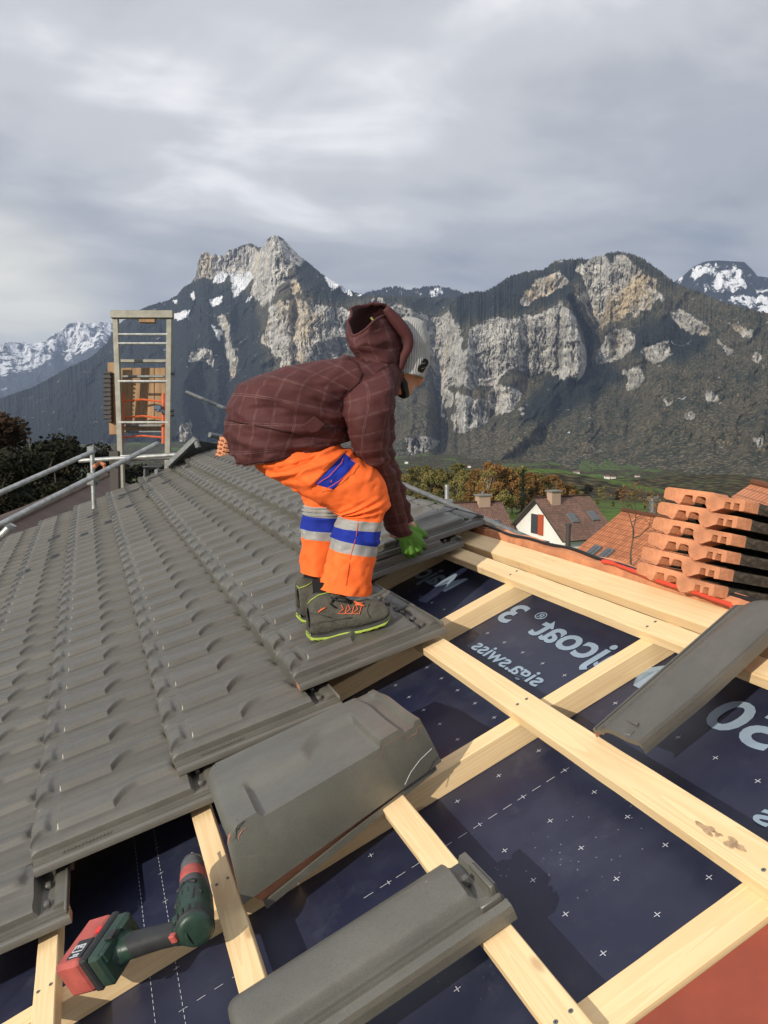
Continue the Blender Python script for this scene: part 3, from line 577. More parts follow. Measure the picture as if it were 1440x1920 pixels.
# white-gabled house
A=dp(1001,934,80); B=dp(1104,931,83)
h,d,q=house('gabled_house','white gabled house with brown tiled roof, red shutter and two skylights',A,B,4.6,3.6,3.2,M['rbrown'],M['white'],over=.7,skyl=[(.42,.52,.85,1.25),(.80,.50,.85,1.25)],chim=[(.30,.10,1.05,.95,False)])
up=np.array([0,0,1.])
f=MB(); c=A+d*.62+q*(-.6)-up*2.6; f.box(c,d*.06,q*.55,up*.95); wf=f.build('window',M['glass'],h); f=MB(); f.box(c+q*.95,d*.08,q*.36,up*1.0); f.build('shutter',M['shutter'],h)
f=MB(); f.box(A+d*.55+q*1.2-up*4.7,d*.08,q*.5,up*.7); f.build('window',M['glass'],h)
f=MB(); c=A+d*5.3+q*3.93-up*4.3; f.box(c,d*.5,q*.03,up*.4); f.build('window',M['glass'],h)
A=dp(832,944,84); B=dp(941,938,86)
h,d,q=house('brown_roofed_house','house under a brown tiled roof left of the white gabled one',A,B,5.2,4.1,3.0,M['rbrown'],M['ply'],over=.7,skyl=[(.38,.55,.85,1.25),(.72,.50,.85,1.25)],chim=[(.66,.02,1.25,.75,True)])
A=dp(1168,957,42); B=dp(1400,957,34)
h,d,q=house('orange_roofed_house','large orange tiled roof behind the bare tree',A,B,4.2,2.9,3,M['rorange'],M['white'],over=.4,skyl=[(.17,.62,.55,.85),(.29,.62,.55,.85)],chim=[])
f=MB(); c=B*.55+A*.45+up*.1; c=dp(1224,968,40.5); f.tube([c-up*.6,c+up*.75],.22,12); f.tube([c+up*.75,c+up*.95],.3,12); co=f.build('chimney',M['galvd'],h)
A=dp(905,978,30); B=dp(1078,1031,21.5); 
h,d,q=house('low_annex','low orange tiled roof directly below the scaffold pipe',A,B,2.6,1.2,3,M['rorange2'],M['white'],over=.25)
A=dp(1412,905,27); B=dp(1640,925,19)
h,d,q=house('neighbour_house','bright orange roof corner at the right picture edge',A,B,4.5,3.2,3,M['rorange2'],M['white'],over=.3)
# slanting left verge of that roof
A=dp(197,892,23); B=dp(-30,1003,12)
h,d,q=house('barn','brown metal sheet roofed building behind the left guard rail',A,B,3.2,1.2,3,M['sheet'],M['ply'],over=.2,cat='building')
fl=dp(1066,1030,45); f=MB(); c=dp(1066,986,45); f.tube([c-up*4.5,c],.13,12); f.tube([c,c+up*.12],.17,12); tagit(f.build('flue_pipe',M['fascia'],origin=c-up*4.5),'black flue pipe rising in front of the white gabled house','flue pipe')
# farmhouses far down in the valley
fm=[(742,872,1500,7,'two pale farmhouse dots under the autumn wood, left one'),(762,866,1550,7,'small white farmhouse above the olive tree row'),(868,876,1450,8,'white farmhouse left of the tallest golden tree'),(880,874,1500,6,'pale farmhouse right beside another above the tree row'),
 (1081,886,1250,9,'largest white farmhouse at the left edge of the green hill'),(1138,894,1200,8,'pale farmhouse below the green hill'),(1150,895,1190,7,'grey farmhouse just right of the one below the green hill'),(1195,893,1200,7,'white farmhouse at the right foot of the green hill'),(1183,897,1180,6,'low white shed left of the white farmhouse at the hill foot'),
 (1215,896,1180,7,'farmhouse nearest the right end of the meadow'),(1234,921,800,5,'white shed in the dark wood left of the tile stack'),(1204,938,600,3.5,'tiny white gable in the trees above the orange roof'),(1295,915,900,5,'white shed hidden over the tile stack')]
for px,py,D,s_,lb in fm[:12]:
    s_*=.62; c=dp(px,py,D); R_=norm([RX[0],RX[1],0]); K=norm([Fh[0],Fh[1],0])
    house('farmhouse',lb,c-R_*s_*.8+up*s_*.5,c+R_*s_*.8+up*s_*.5,s_*.6,s_*.45,s_*.8,M['rbrown'] if px%3 else M['grey'],M['white'],over=.3)

def haze():
    b=MB(); b.box((0,4000,655),(15500,0,0),(0,15500,0),(0,0,800)); m=bpy.data.materials.new('valley_air'); m.use_nodes=True; nt=m.node_tree; nt.nodes.clear()
    o=nt.nodes.new('ShaderNodeOutputMaterial'); v=nt.nodes.new('ShaderNodeVolumePrincipled'); v.inputs['Color'].default_value=(0.55,0.70,1,1); v.inputs['Density'].default_value=HAZE; v.inputs['Anisotropy'].default_value=0.2
    nt.links.new(v.outputs[0],o.inputs['Volume']); q=b.build('haze',m,world=False); tagit(q,'thin bluish air filling the valley',None,None,'stuff')
HAZE=6.0e-5
haze()
# ------------------------------------------------------------ the roof being retiled
HM=1.087; UF=9.75
RROT=(0,-SL,0)
hb=empty('house_being_retiled',rp(5.0,1.2,HM)-np.array([0,0,6.0]),'house whose roof is being retiled, dark blue membrane laid over the rafters','house')
b=MB()
def slab(mb,u0,u1,v0,v1,h,th=.012,m=0): mb.box(rp((u0+u1)/2,(v0+v1)/2,h+th/2),YV*(u1-u0)/2,S*(v1-v0)/2,N*th/2,m)
slab(b,-.6,UF,-3.6,1.25,HM); mem=b.build('roof_membrane',M['membrane'],hb); 
rid=rp(0,1.27,1.0); S2=np.array([math.cos(SL),0,-math.sin(SL)]); N2=np.array([math.sin(SL),0,math.cos(SL)])
b=MB(); c=rid-N*.0; c0=rp(5,1.25,HM); b.box(np.array([c0[0],(UF+.9)/2,c0[2]])+S2*2.0-N2*.03,YV*(UF-.9)/2,S2*2.0,N2*.012); b.build('far_slope_underlay',M['fascia'],hb)
# walls and gable
e0=rp(0,-3.4,1.2); e1=rp(0,1.25,1.2); zb=-6.9
b=MB(); prof=[(e0[0],zb),(e1[0]*2-e0[0],zb),(e1[0]*2-e0[0],e0[2]),(e1[0],e1[2]),(e0[0],e0[2])]
b.prism([(x,z) for x,z in prof],YV*.95,np.array([1,0,0]),np.array([0,0,1]),YV*(UF-.25-.95)); b.build('wall',M['white'],hb)
# rafters under the membrane are hidden; counter battens, battens and ridge board
def beam(name,label,u0,u1,v0,v1,h0,h1,group,grain='u',cat='batten',rot=0.0,bev=.0018):
    """board between u0..u1, v0..v1, top at h0, bottom at h1; long axis is the local x (grain)"""
    c=rp((u0+u1)/2,(v0+v1)/2,(h0+h1)/2); mb=MB()
    lx,ly=(((u1-u0)/2,(v1-v0)/2) if grain=='u' else ((v1-v0)/2,(u1-u0)/2))
    n=max(2,int(lx*2/.05)); hz=(h1-h0)/2
    # slightly uneven long edges
    rr=random.Random(name+label); P=[]
    prof=[(-ly,-hz+bev),(-ly+bev,-hz),(ly-bev,-hz),(ly,-hz+bev),(ly,hz-bev),(ly-bev,hz),(-ly+bev,hz),(-ly,hz-bev)]
    ph=rr.uniform(0,9)
    for i in range(n+1):
        x=-lx+2*lx*i/n; w=.0007*math.sin(x*3+ph)+rr.uniform(-.0004,.0004); wz=.0006*math.sin(x*2.3+ph*2)
        P.append([(x,y+w,z+wz) for y,z in prof])
    mb.grid(P,closeu=True,flip=True); k=len(prof); mb.f+=[tuple(range(k)),tuple(range(n*k,n*k+k))[::-1]]; mb.m+=[0,0]
    o=mb.build(name,M['wood'],None,auto=25,world=False); o.location=c.tolist()
    if grain=='u':  # local x -> Y, y -> -S, z -> N
        R=np.stack([YV,-S,N],1)
    else: R=np.stack([S,YV,N],1)
    o.rotation_euler=(Matrix(R.tolist()).to_euler()); return tagit(o,label,cat,group)
GC='counter battens running up the slope on the membrane'
beam('counter_batten','outermost counter batten, along the edge above the reddish panel',.876,.947,-1.5,1.16,1.03,HM,GC,'v','counter batten')
beam('counter_batten','counter batten from the drill up to behind the propped tile, middle of the open bays',1.648,1.695,-1.5,1.14,1.03,HM,GC,'v','counter batten')
beam('counter_batten','counter batten by the standing foot, crossed by the worker\'s shadow',2.355,2.412,-1.5,1.14,1.03,HM,GC,'v','counter batten')
beam('counter_batten','counter batten mostly hidden under the tile held by the glove',3.06,3.12,-1.5,1.14,1.03,HM,GC,'v','counter batten')
GB='tile battens laid across the counter battens'
beam('roof_batten','lowest visible batten, at the bottom left corner under the drill battery',1.0,3.0,-.592,-.545,1.0,1.0298,GB)
beam('roof_batten','batten right of the cordless drill, running down under the front tile',.86,3.1,-.206,-.155,1.0,1.0298,GB)
beam('roof_batten','short looking batten between the leaning broken tile and the bottom edge, with a knot',.872,3.2,.183,.238,1.0,1.0298,GB)
beam('roof_batten','long batten through the middle with two dark stains near the right edge',-.3,3.3,.562,.632,1.0,1.0298,GB)
beam('roof_batten','second batten from the ridge, in front of the ridge board',-.3,9.5,.959,1.018,1.0,1.0298,GB)
beam('ridge_board','widest and topmost board, lying along the ridge',.2,9.6,1.044,1.124,.996,1.028,None,cat='board')
def screw(parent_o,pts,h=1.0):
    for (u,v) in pts:
        mb=MB(); c=rp(u,v,h); mb.tube([c-N*.002,c+N*.0012],.0038,10); mb.tube([c+N*.0012,c+N*.0016],.0014,6,1)
        ob=mb.build('screw_head',[M['galvd'],M['black']],None); W=ob.matrix_world.copy(); ob.parent=parent_o; bpy.context.view_layer.update(); ob.matrix_parent_inverse=parent_o.matrix_world.inverted()
bpy.context.view_layer.update()
BT=[o for o in bpy.data.objects if o.name.startswith('roof_batten')]
for o_,vv in zip(BT,(-.57,-.18,.21,.597,.99)):
    screw(o_,[(u_+.004,vv+d_) for u_ in (.911,1.672,2.383) for d_ in (-.012,.014)])
lb_=BT[3]
for (uc,vc,a_,b2_) in ((1.043,.589,.020,.007),(.985,.594,.018,.009),(1.02,.592,.008,.004)):
    rr=random.Random(uc); mb=MB(); n=26; ring=[]
    for k in range(n):
        t=2*math.pi*k/n; q_=1+.35*math.sin(3*t+uc*50)+rr.uniform(-.2,.2); ring.append(rp(uc+a_*q_*math.cos(t),vc+b2_*q_*math.sin(t),.9988-.00001*k*0))
    mb.add(ring,[tuple(range(n))[::-1]]); ob=mb.build('dirt_stain',mat('brown_dirt',(0.46,0.31,0.18),.9,noise=(60,.4)),None); ob.parent=lb_; bpy.context.view_layer.update(); ob.matrix_parent_inverse=lb_.matrix_world.inverted()
# stains on the long batten are footprints of dirt
# verge boards showing under the tiles at the far gable
beam('verge_board','thin pale board edge under the tiles along the far gable',UF-.02,UF+.06,-3.4,1.15,1.0,1.03,None,'v','board')
# reddish panel at the lower right corner
b=MB(); P=[[rp(u,v,1.034+.004*math.sin(v*3)+.10*(.87-u)) for u in np.linspace(.873,-.2,8)] for v in np.linspace(-1.0,1.2,24)]; b.grid(P)
P2=[[p-N*.01 for p in r] for r in P]; b.grid(P2,flip=True)
tagit(b.build('red_brown_panel',M['verge'],smooth=True,origin=rp(.4,.3,1.08)),'dull reddish brown panel at the lower right corner beside the outermost counter batten','panel')
# ---- print on the membrane (as seen in the photo the writing reads mirrored)
def text(body,u,v,size,ang=0.0,bold=.012,h=HM-.0015,name='lettering',m='print',parent=None,mirror=True,wid=1.0,shear=0.0,extr=0.0004):
    cu=bpy.data.curves.new(name,'FONT'); cu.body=body; cu.size=size; cu.offset=bold*size; cu.extrude=extr; cu.shear=shear; cu.resolution_u=4
    t=bpy.data.objects.new('tmp',cu); me=bpy.data.meshes.new_from_object(t); bpy.data.objects.remove(t)
    co=np.array([x.co[:] for x in me.vertices]); 
    # reading direction: mirrored lettering runs with +u (away from the camera), letter tops toward the ridge
    ca,sa=math.cos(ang),math.sin(ang); x=co[:,0]*wid; y=co[:,1]
    du=x*ca-y*sa; dv=x*sa+y*ca
    W=np.array([rp(u+a_,v+b_,h-c_) for a_,b_,c_ in zip(du,dv,co[:,2])])
    q=parent or mem; o0=np.zeros(3); p_=q
    while p_ is not None: o0=o0+np.array(p_.location); p_=p_.parent
    me.vertices.foreach_set('co',(W-o0).ravel()); me.materials.clear(); me.materials.append(M[m]); me.update()
    o=bpy.data.objects.new(name,me); COL.objects.link(o); o.parent=q; return o
def fit(body,u0,u1,v,size,bold=.012,name='lettering',m='print'):
    o=text(body,0,v,size,bold=bold,name=name,m=m); me=o.data; co=np.zeros(len(me.vertices)*3); me.vertices.foreach_get('co',co); co=co.reshape(-1,3)
    # stretch along the ridge direction (world y) so the word spans u0..u1
    oy=hb.location[1]; y=co[:,1]+oy; lo,hi=y.min(),y.max(); y=u0+(y-lo)/(hi-lo)*(u1-u0); co[:,1]=y-oy; me.vertices.foreach_set('co',co.ravel()); return o
for k in (-1,0,1):
    d=1.145*k
    fit('Majcoat',1.600+d,2.140+d,.862,.142,.020); fit('350',2.265+d,2.535+d,.855,.142,.020); fit('\u00AE',2.165+d,2.215+d,.925,.05,.0)
    fit('siga.swiss',1.850+d,2.240+d,.708,.074,.014)
mk=MB()
def stroke(u,v,du,dv,w=.0015,h=HM-.0012):
    d=norm([du,dv]); n_=np.array([-d[1],d[0]])*w/2; mk.add([rp(u-du/2+n_[0],v-dv/2+n_[1],h),rp(u+du/2+n_[0],v+dv/2+n_[1],h),rp(u+du/2-n_[0],v+dv/2-n_[1],h),rp(u-du/2-n_[0],v-dv/2-n_[1],h)],[(0,1,2,3)])
for iu in range(-13,16):
    for iv in range(-2,5):
        u=1.49-iu*.1113+(.0557 if iv%2 else 0)*0; v=.565-iv*.1113
        if .60<u<3.3 or u<.6: stroke(u,v,.0135,.0); stroke(u,v,0,.0135)
for k in range(16): stroke(1.49,.64-k*.0378,0,.022,.0014)
for k in range(16): stroke(.60,.64-k*.0378,0,.022,.0014)
for k in range(12): stroke(2.44,1.05-k*.0378,0,.022,.0014)
for ul in (-.386,-.33):
    for k in range(70): stroke(1.05+k*.0186,ul,.011,0,.0012)
for k in range(9): stroke(1.50+.125*k,-.33,0,.013); 
for k in range(5): stroke(1.50,-.36+.037*k+.03,0,.018)
mk.build('printed_marks',M['printw'],mem)
# ---- tile
TW,TL=.222,.465
def boundary(x):
    if x<.05: return .022+.042*(1-(1-min(1,x/.045))**2.2)
    if x<.206: return .058
    return .058+.046*(1-(1-min(1,(x-.206)/.072))**2.4)
def tile_mesh(half=False,x0=0.0):
    xs=np.unique(np.concatenate([np.linspace(0,.026,18),np.linspace(.028,.05,10),np.linspace(.056,.072,9),np.linspace(.08,.20,14),np.linspace(.2045,.24,24),np.linspace(.243,.29,12),np.linspace(.30,.36,6),[.366,.372,.385,.392,.398,.402,.415,.43,.436,.448,.452,.465]]))
    xs=xs[xs>=x0]
    ys=np.unique(np.concatenate([[0,.003,.008,.014,.02],np.linspace(.024,.108,43),np.linspace(.118,.20,10),[.21,.216,.22]]))
    def z(x,y):
        dome=.010*math.exp(-((y-.115)/.042)**2)+.003*math.exp(-((y-.02)/.02)**2)
        bb=float(boundary(x)); amp=.0
        if x<.05: amp=.015*(1-float(sm(np.array(x),.036,.052)))
        else: amp=.0175*float(sm(np.array(x),.060,.070))*(1-float(sm(np.array(x),.362,.370)))
        step=amp*float(sm(np.array(y),bb-.007,bb+.008))*math.exp(-max(0,(y-bb))/.07)
        zz=dome+step
        zz-=.016*(1-math.sqrt(max(0,1-(1-min(x,.022)/.022)**2)))   # rounded nose
        zz-=.005*(1-min(y,.01)/.01)**2
        zz-=.006*max(0,(y-.213)/.007)
        if x>.392: zz=(zz*(1-float(sm(np.array(x),.392,.402))))-.020*float(sm(np.array(x),.392,.402))+ (.011*float(sm(np.array(x),.432,.438)))
        return zz
    mb=MB(); P=[[(x,y,z(x,y)) for y in ys] for x in xs]; mb.grid(P,flip=True)
    B=[[(x,y,min(z(x,y)-.012,-.012)) for y in ys[::4].tolist()+[ys[-1]]] for x in xs[::3].tolist()+[xs[-1]]]; mb.grid(B,1)
    # nose apron, far side lip and near flank
    nz=z(xs[0],.1)
    Lp=[]
    for k,(dx,dz) in enumerate([(0,0),(-.0015,-.012),(-.001,-.038),(.004,-.042)]):
        Lp.append([(xs[0]+dx,y,(z(xs[0],y) if k==0 else -.016+dz)) for y in ys])
    if x0==0: mb.grid(Lp)
    fl=[[(x,-0.0008*k2,z(x,0)-d) for k2,d in ((0,0),(1,.006),(3,.026),(3,.034))] for x in xs]; mb.grid(fl)
    Rp=[[(x,ys[-1],z(x,ys[-1])-d) for d in (0,.014)] for x in xs]; mb.grid(Rp,flip=True)
    # three-ridged side lock on the near side
    pr=[(.002,-.018),(-.006,-.020),(-.008,-.026),(-.014,-.027),(-.016,-.0215),(-.021,-.0215),(-.023,-.0285),(-.028,-.029),(-.030,-.0235),(-.036,-.0235),(-.040,-.028),(-.040,-.043),(.0,-.043)]
    xl=[max(x0,.004)]+[x for x in np.linspace(max(x0,.004),.455,24)][1:]+[TL]
    Lk=[[(x,y,zz) for y,zz in pr] for x in xl]; mb.grid(Lk,0,flip=True); k=len(pr)
    base=len(mb.v)-len(xl)*k; mb.f+=[tuple(range(base,base+k)),tuple(range(base+(len(xl)-1)*k,base+len(xl)*k))[::-1]]; mb.m+=[1,1]
    # small teeth in the side lock
    if x0==0:
        for i in range(14): mb.box((.075+i*.0085,-.0185,-.0205),(.0022,0,0),(0,.0034,0),(0,0,.0022))
    # head: hanging nibs, rim and locating lugs
    for yy in (.028,.105,.185): mb.box((.418,yy,-.015),(.006,0,0),(0,.009,0),(0,0,.006),0,.001)
    for yy in (.028,.185): mb.box((.445,yy,-.030),(.010,0,0),(0,.016,0),(0,0,.016),0,.002)
    mb.box((.462,.09,-.012),(.003,0,0),(0,.128,0),(0,0,.007),0,.001)
    mb.box((.43,.213,-.012),(.035,0,0),(0,.004,0),(0,0,.007),0,.001)
    return mb
tm=tile_mesh()
tproto=tm.build('roof_tile',[M['tile'],M['clay']],None,auto=50,world=False)
TLT=math.radians(7.6)
def tile_frame(u,vn,hn,tilt=TLT,yaw=0.0):
    """nose at slope position vn, near body edge at u, pan height hn"""
    a=-tilt; X=S*math.cos(a)+N*math.sin(a); Z=-S*math.sin(a)+N*math.cos(a); Yx=YV
    X2=X*math.cos(yaw)+Yx*math.sin(yaw); Y2=-X*math.sin(yaw)+Yx*math.cos(yaw)
    Mx=Matrix(np.stack([X2,Y2,Z],1).tolist()).to_4x4(); Mx.translation=Vector(rp(u,vn,hn).tolist()); return Mx
GT='grey interlocking tiles already laid on the slope'
LT='grey brown interlocking roof tile laid in the finished rows, like its neighbours'
courses=[(-.96,1.64,.88),(-.565,2.02,.88),(-.195,2.13,.88),(.185,2.23,.88),(.565,2.85,.882)]
for k in range(1,6): courses.append((-.96-.385*k,1.64,.88))
special={(-.565,0):'front tile of the row next to the cordless drill, its side lock showing',(-.195,0):'front tile of the row ending behind the leaning broken tile',(.185,0):'front tile under the near boot, its head end exposed',
 (-.96,0):'front tile at the lower left corner with exposed head lugs, touching the drill battery',(.565,0):'dark front tile directly under the green glove'}
cnt=0; rt=random.Random(9); first=True
for vn_,u0,hn in courses:
    i=0
    while u0+i*TW<UF-.1:
        u=u0+i*TW; c=rp(u+.1,vn_+.2,hn); px,py=proj(c); i+=1
        if c@FW<.3: continue
        if (px<-130 or py>2080): continue
        if first: o=tproto; first=False
        else: o=tproto.copy(); COL.objects.link(o)
        Mx=tile_frame(u+rt.uniform(-.0007,.0007),vn_+rt.uniform(-.002,.002),hn+rt.uniform(-.0012,.0012),TLT+rt.uniform(-.002,.002),rt.uniform(-.003,.003)); o.matrix_world=Mx
        sp=special.get((vn_,i-1))
        tagit(o,sp or LT,'roof tile',None if sp else GT); cnt+=1
# ridge course: shorter lap, tilt kept
i=0
while 2.90+i*TW<UF-.1:
    u=2.90+i*TW; o=tproto.copy(); COL.objects.link(o); o.matrix_world=tile_frame(u,.70,.850,math.radians(9.0)); i+=1
    tagit(o,'topmost front tile being lowered onto the ridge row by the glove' if i==1 else 'grey tile of the topmost row along the ridge, like its row neighbours','roof tile',None if i==1 else 'tiles of the topmost row along the ridge'); cnt+=1
print('tiles',cnt)
# ---- loose tiles
def basis(O,X,Y_hint):
    X=norm(X); Z=norm(np.cross(X,Y_hint)); Y_=np.cross(Z,X); Mx=Matrix(np.stack([X,Y_,Z],1).tolist()).to_4x4(); Mx.translation=Vector([float(c) for c in O]); return Mx
# front tile: half tile lying on two battens, side lock toward the camera
ft=MB(); 
def half_tile():
    mb=MB(); xs=np.unique(np.concatenate([[0,.003,.008,.014,.022],np.linspace(.04,.41,24),[.415,.425,.43,.445,.452,.465]]))
    ys=[-.046,-.044,-.034,-.031,-.028,-.020,-.017,-.014,-.004,.0,.003,.010,.022,.036,.055,.075,.092,.104,.108]
    zz0={-.046:-.040,-.044:-.030,-.034:-.028,-.031:-.024,-.028:-.031,-.020:-.031,-.017:-.024,-.014:-.027,-.004:-.029,.0:-.022,.003:-.008,.010:-.002,.022:.002,.036:.006,.055:.011,.075:.010,.092:.003,.104:-.004,.108:-.012}
    P=[]
    for x in xs:
        row=[]
        for y in ys:
            z=zz0[y]
            if y>-.002: z-=.020*(1-math.sqrt(max(0,1-(1-min(x,.022)/.022)**2)))
            if x>.415 and y>-.002: t=float(sm(np.array(x),.415,.43)); z=z*(1-t)-.024*t+(.012 if x>.445 else 0)
            row.append((x,y,z))
        P.append(row)
    mb.grid(P,flip=True); mb.grid([[ (x,y,z-.016) for x,y,z in r] for r in P],1)
    a=[P[0],[(x,y,z-.016) for x,y,z in P[0]]]; mb.grid(a,0); a=[P[-1],[(x,y,z-.016) for x,y,z in P[-1]]]; mb.grid(a,0,flip=True)
    for j,fl in ((0,True),(-1,False)): mb.grid([[r[j],(r[j][0],r[j][1],r[j][2]-.016)] for r in P],0,flip=not fl)
    mb.box((.455,.03,-.016),(.004,0,0),(0,.04,0),(0,0,.010),0,.0015); mb.box((.425,.045,-.014),(.012,0,0),(0,.006,0),(0,0,.009),0,.0015); mb.box((.44,-.02,-.024),(.02,0,0),(0,.005,0),(0,0,.006),0,.0015)
    return mb
ht=half_tile(); o=ht.build('half_tile',[m_tile('engobed_clay_loose',(0.118,0.114,0.094)),M['clay']],None,auto=40,world=False)
# far upper corner (872,1597), near upper corner (993,1681), far lower (445,1870)
A_=onroof(872,1597,.953); B_=onroof(450,1868,.940)
X_=norm(A_-B_); Z_=norm(N-X_*(N@X_)); Y_=np.cross(Z_,X_)
Rm=np.stack([X_,Y_,Z_],1); Mx=Matrix(Rm.tolist()).to_4x4(); Mx.translation=Vector((A_-X_*.465-Y_*.108+Z_*.012).tolist()); o.matrix_world=Mx
tagit(o,'cut tile with grooved side lock resting on two battens at the bottom edge','roof tile')
# broken tile leaning on its side, clay core and split lower flange
bt_=MB()
def quadr(a,b,c,d,n1,n2,f): return [[ (a*(1-i/n1)+d*(i/n1))*(1-j/n2)+(b*(1-i/n1)+c*(i/n1))*(j/n2)+f(i/n1,j/n2) for j in range(n2+1)] for i in range(n1+1)]
lt_top=onroof(380,1442,.90); rt_top=onroof(700,1292,.90); rt_cor=onroof(786,1345,.86); cr_l=onroof(418,1560,.845)
bl=onroof(455,1697,.99); br=onroof(828,1428,.985)
mid=norm(np.cross(rt_top-lt_top,cr_l-lt_top)); mid=mid if mid@N>0 else -mid
def ftop(s_,t_):
    y=t_; x=s_*.45
    dome=.012*math.sin(math.pi*min(1,y*1.0))*math.exp(-((y-.35)/.3)**2)
    bb=(.78-.18*(1-(1-min(1,x/.04))**2)) if x<.05 else .60-.19*(1-(1-min(1,max(0,x-.215)/.08))**2.3); amp=.015*float(sm(np.array(x),.07,.08))*(1-float(sm(np.array(x),.345,.355)))
    st=-amp*float(sm(np.array(y),bb-.05,bb+.05))
    nose=-.02*(1-math.sqrt(max(0,1-(1-min(x,.022)/.022)**2)))
    hd=-.012*float(sm(np.array(x),.40,.405))+.009*float(sm(np.array(x),.435,.437))
    return mid*(dome+st+nose+hd*(1 if y>.12 else .3))
P=[]
n1,n2=70,34
for i in range(n1+1):
    s_=i/n1; row=[]
    for j in range(n2+1):
        t_=j/n2; p=(lt_top*(1-s_)+rt_top*s_)*(1-t_)+(cr_l*(1-s_)+rt_cor*s_)*t_
        if s_<.06: p=p+norm(rt_top-lt_top)*.018*(1-math.sqrt(max(0,1-(max(0,abs(t_-.5)-.3)/.2)**2)))
        row.append(p+ftop(s_,t_))
    P.append(row)
bt_.grid(P,0)
fl_n=norm(np.cross(rt_cor-cr_l,bl-cr_l)); fl_n=fl_n if fl_n@FW<0 else -fl_n
P2=[]
for i in range(n1+1):
    s_=i/n1; row=[P[i][-1]]
    for k in range(1,13):
        t_=k/12; a=(cr_l*(1-t_)+bl*t_); c=(rt_cor*(1-t_)+br*t_); q=a*(1-s_)+c*s_+ftop(s_,1)*(1-t_)
        q=q+fl_n*.004*math.sin(math.pi*t_); row.append(q)
    P2.append(row)
bt_.grid(P2,0)
inn=[[p-mid*.016 for p in r] for r in P]; bt_.grid(inn,1,flip=True)
in2=[[p-fl_n*.016 for p in r] for r in P2]; bt_.grid(in2,1,flip=True)
bt_.grid([[r[-1],r[-1]-fl_n*.013] for r in P2],1); bt_.grid([P[0],[p-mid*.013 for p in P[0]]],0); bt_.grid([P2[0],[p-fl_n*.013 for p in P2[0]]],0); bt_.grid([P[-1],[p-mid*.013 for p in P[-1]]],0,flip=True); bt_.grid([P2[-1],[p-fl_n*.013 for p in P2[-1]]],0,flip=True); bt_.grid([[r[0],r[0]-mid*.013] for r in P],0,flip=True)
# split-off lock strip hanging under the flank
sa=onroof(497,1690,1.025); sb=onroof(815,1436,.998); sd=norm(sb-sa); sy=norm(onroof(500,1705,1.03)-onroof(490,1665,1.02)); sz=norm(np.cross(sd,sy)); sz=sz if sz@N>0 else -sz
L_=np.linalg.norm(sb-sa)
hw_=norm(rt_top-lt_top); 
orig=(lt_top+bl)/2
be=empty('broken_tile',bl,'large dark tile leaning on its side, cracked across the right end, with clay coloured underside','roof tile')
tile_l=m_tile('engobed_clay_dark',(0.108,0.106,0.086)); bo=bt_.build('tile_body',[tile_l,M['clay']],be,auto=45)
st=MB(); pr=[(0,0),(0,.010),(.006,.010),(.007,.004),(.021,.004),(.024,.014),(.030,.014),(.033,0)]
P=[[sa+sd*L_*t_+sy*(a_-.012)*(1-.25*t_)+sz*(b_) for a_,b_ in pr] for t_ in np.linspace(0,1,12)]; st.grid(P,0,closeu=True)
k=len(pr); st.f+=[tuple(range(k)),tuple(range(11*k,12*k))]; st.m+=[0,0]
in_=MB(); 
st.build('side_lock_strip',[tile_l],be,auto=40)
a0=bl+S*.045; in_.add([sa-N*.003,sb-N*.003,br-fl_n*.02,bl-fl_n*.02+sd*.02],[(0,1,2,3),(3,2,1,0)]); in_.build('clay_underside',M['clay'],be)
# crack line and chip
ck=MB(); cp=[(808,1402),(785,1424),(768,1447),(757,1470)]
def flank(px,py):
    r=ray(px,py); n_=np.cross(rt_cor-cr_l,bl-cr_l); t=(cr_l@n_)/(r@n_); return r*t+fl_n*.0065
ck.tube([flank(*q) for q in cp],.0006,4); ck.build('crack',M['printw'],be)
# propped tile at the right, over the ridge board and the long batten
pt=MB(); TLx=.56
def prop_tile():
    mb=MB(); xs=np.unique(np.concatenate([[0,.01,.03,.06],np.linspace(.08,.52,16),[.54,.55,.556,.56]]))
    ys=[0,.002,.010,.012,.018,.020,.028,.030,.036,.040,.046,.060,.080,.105,.130,.150,.170,.190,.205,.212,.214,.220,.222]
    zs=[-.03,-.012,-.012,-.005,-.005,-.012,-.012,-.003,-.003,-.008,-.008,.004,.009,.010,.006,.002,.0,.0,.001,.002,-.004,-.004,-.022]
    P=[]
    for x in xs:
        row=[]
        for y,z in zip(ys,zs):
            z2=z-.016*(1-math.sqrt(max(0,1-(1-min(.56-x,.022)/.022)**2)))
            row.append((x+(.02*math.sin((y-.05)/.17*3.1416) if (x>.5 and y>.05) else 0),y*(1.0 if x>.2 else .93+.07*x/.2),z2))
        P.append(row)
    mb.grid(P,0); mb.grid([[(x,y,z-.014) for x,y,z in r] for r in P],1,flip=True)
    mb.grid([P[0],[(x,y,z-.014) for x,y,z in P[0]]],0,flip=True); mb.grid([P[-1],[(x,y,z-.014) for x,y,z in P[-1]]],0)
    mb.grid([[r[0],(r[0][0],r[0][1],r[0][2]-.014)] for r in P],0); mb.grid([[r[-1],(r[-1][0],r[-1][1],r[-1][2]-.014)] for r in P],0,flip=True)
    mb.box((.018,.10,-.002),(.010,0,0),(0,.055,0),(0,0,.006),0,.0015); mb.box((.045,.12,.006),(.003,0,0),(0,.03,0),(0,0,.004),0,.001)
    return mb
pA=onroof(1110,1366,.975); pB=onroof(1372,1137,.94); pC=onroof(1200,1418,.965)
Xd=norm(pB-pA); L_=np.linalg.norm(pB-pA); Yd=norm(pC-pA); W_=np.linalg.norm(pC-pA)
print('prop tile L,W',L_,W_)
o=prop_tile().build('propped_tile',[M['tile'],M['clay']],None,auto=40,world=False)
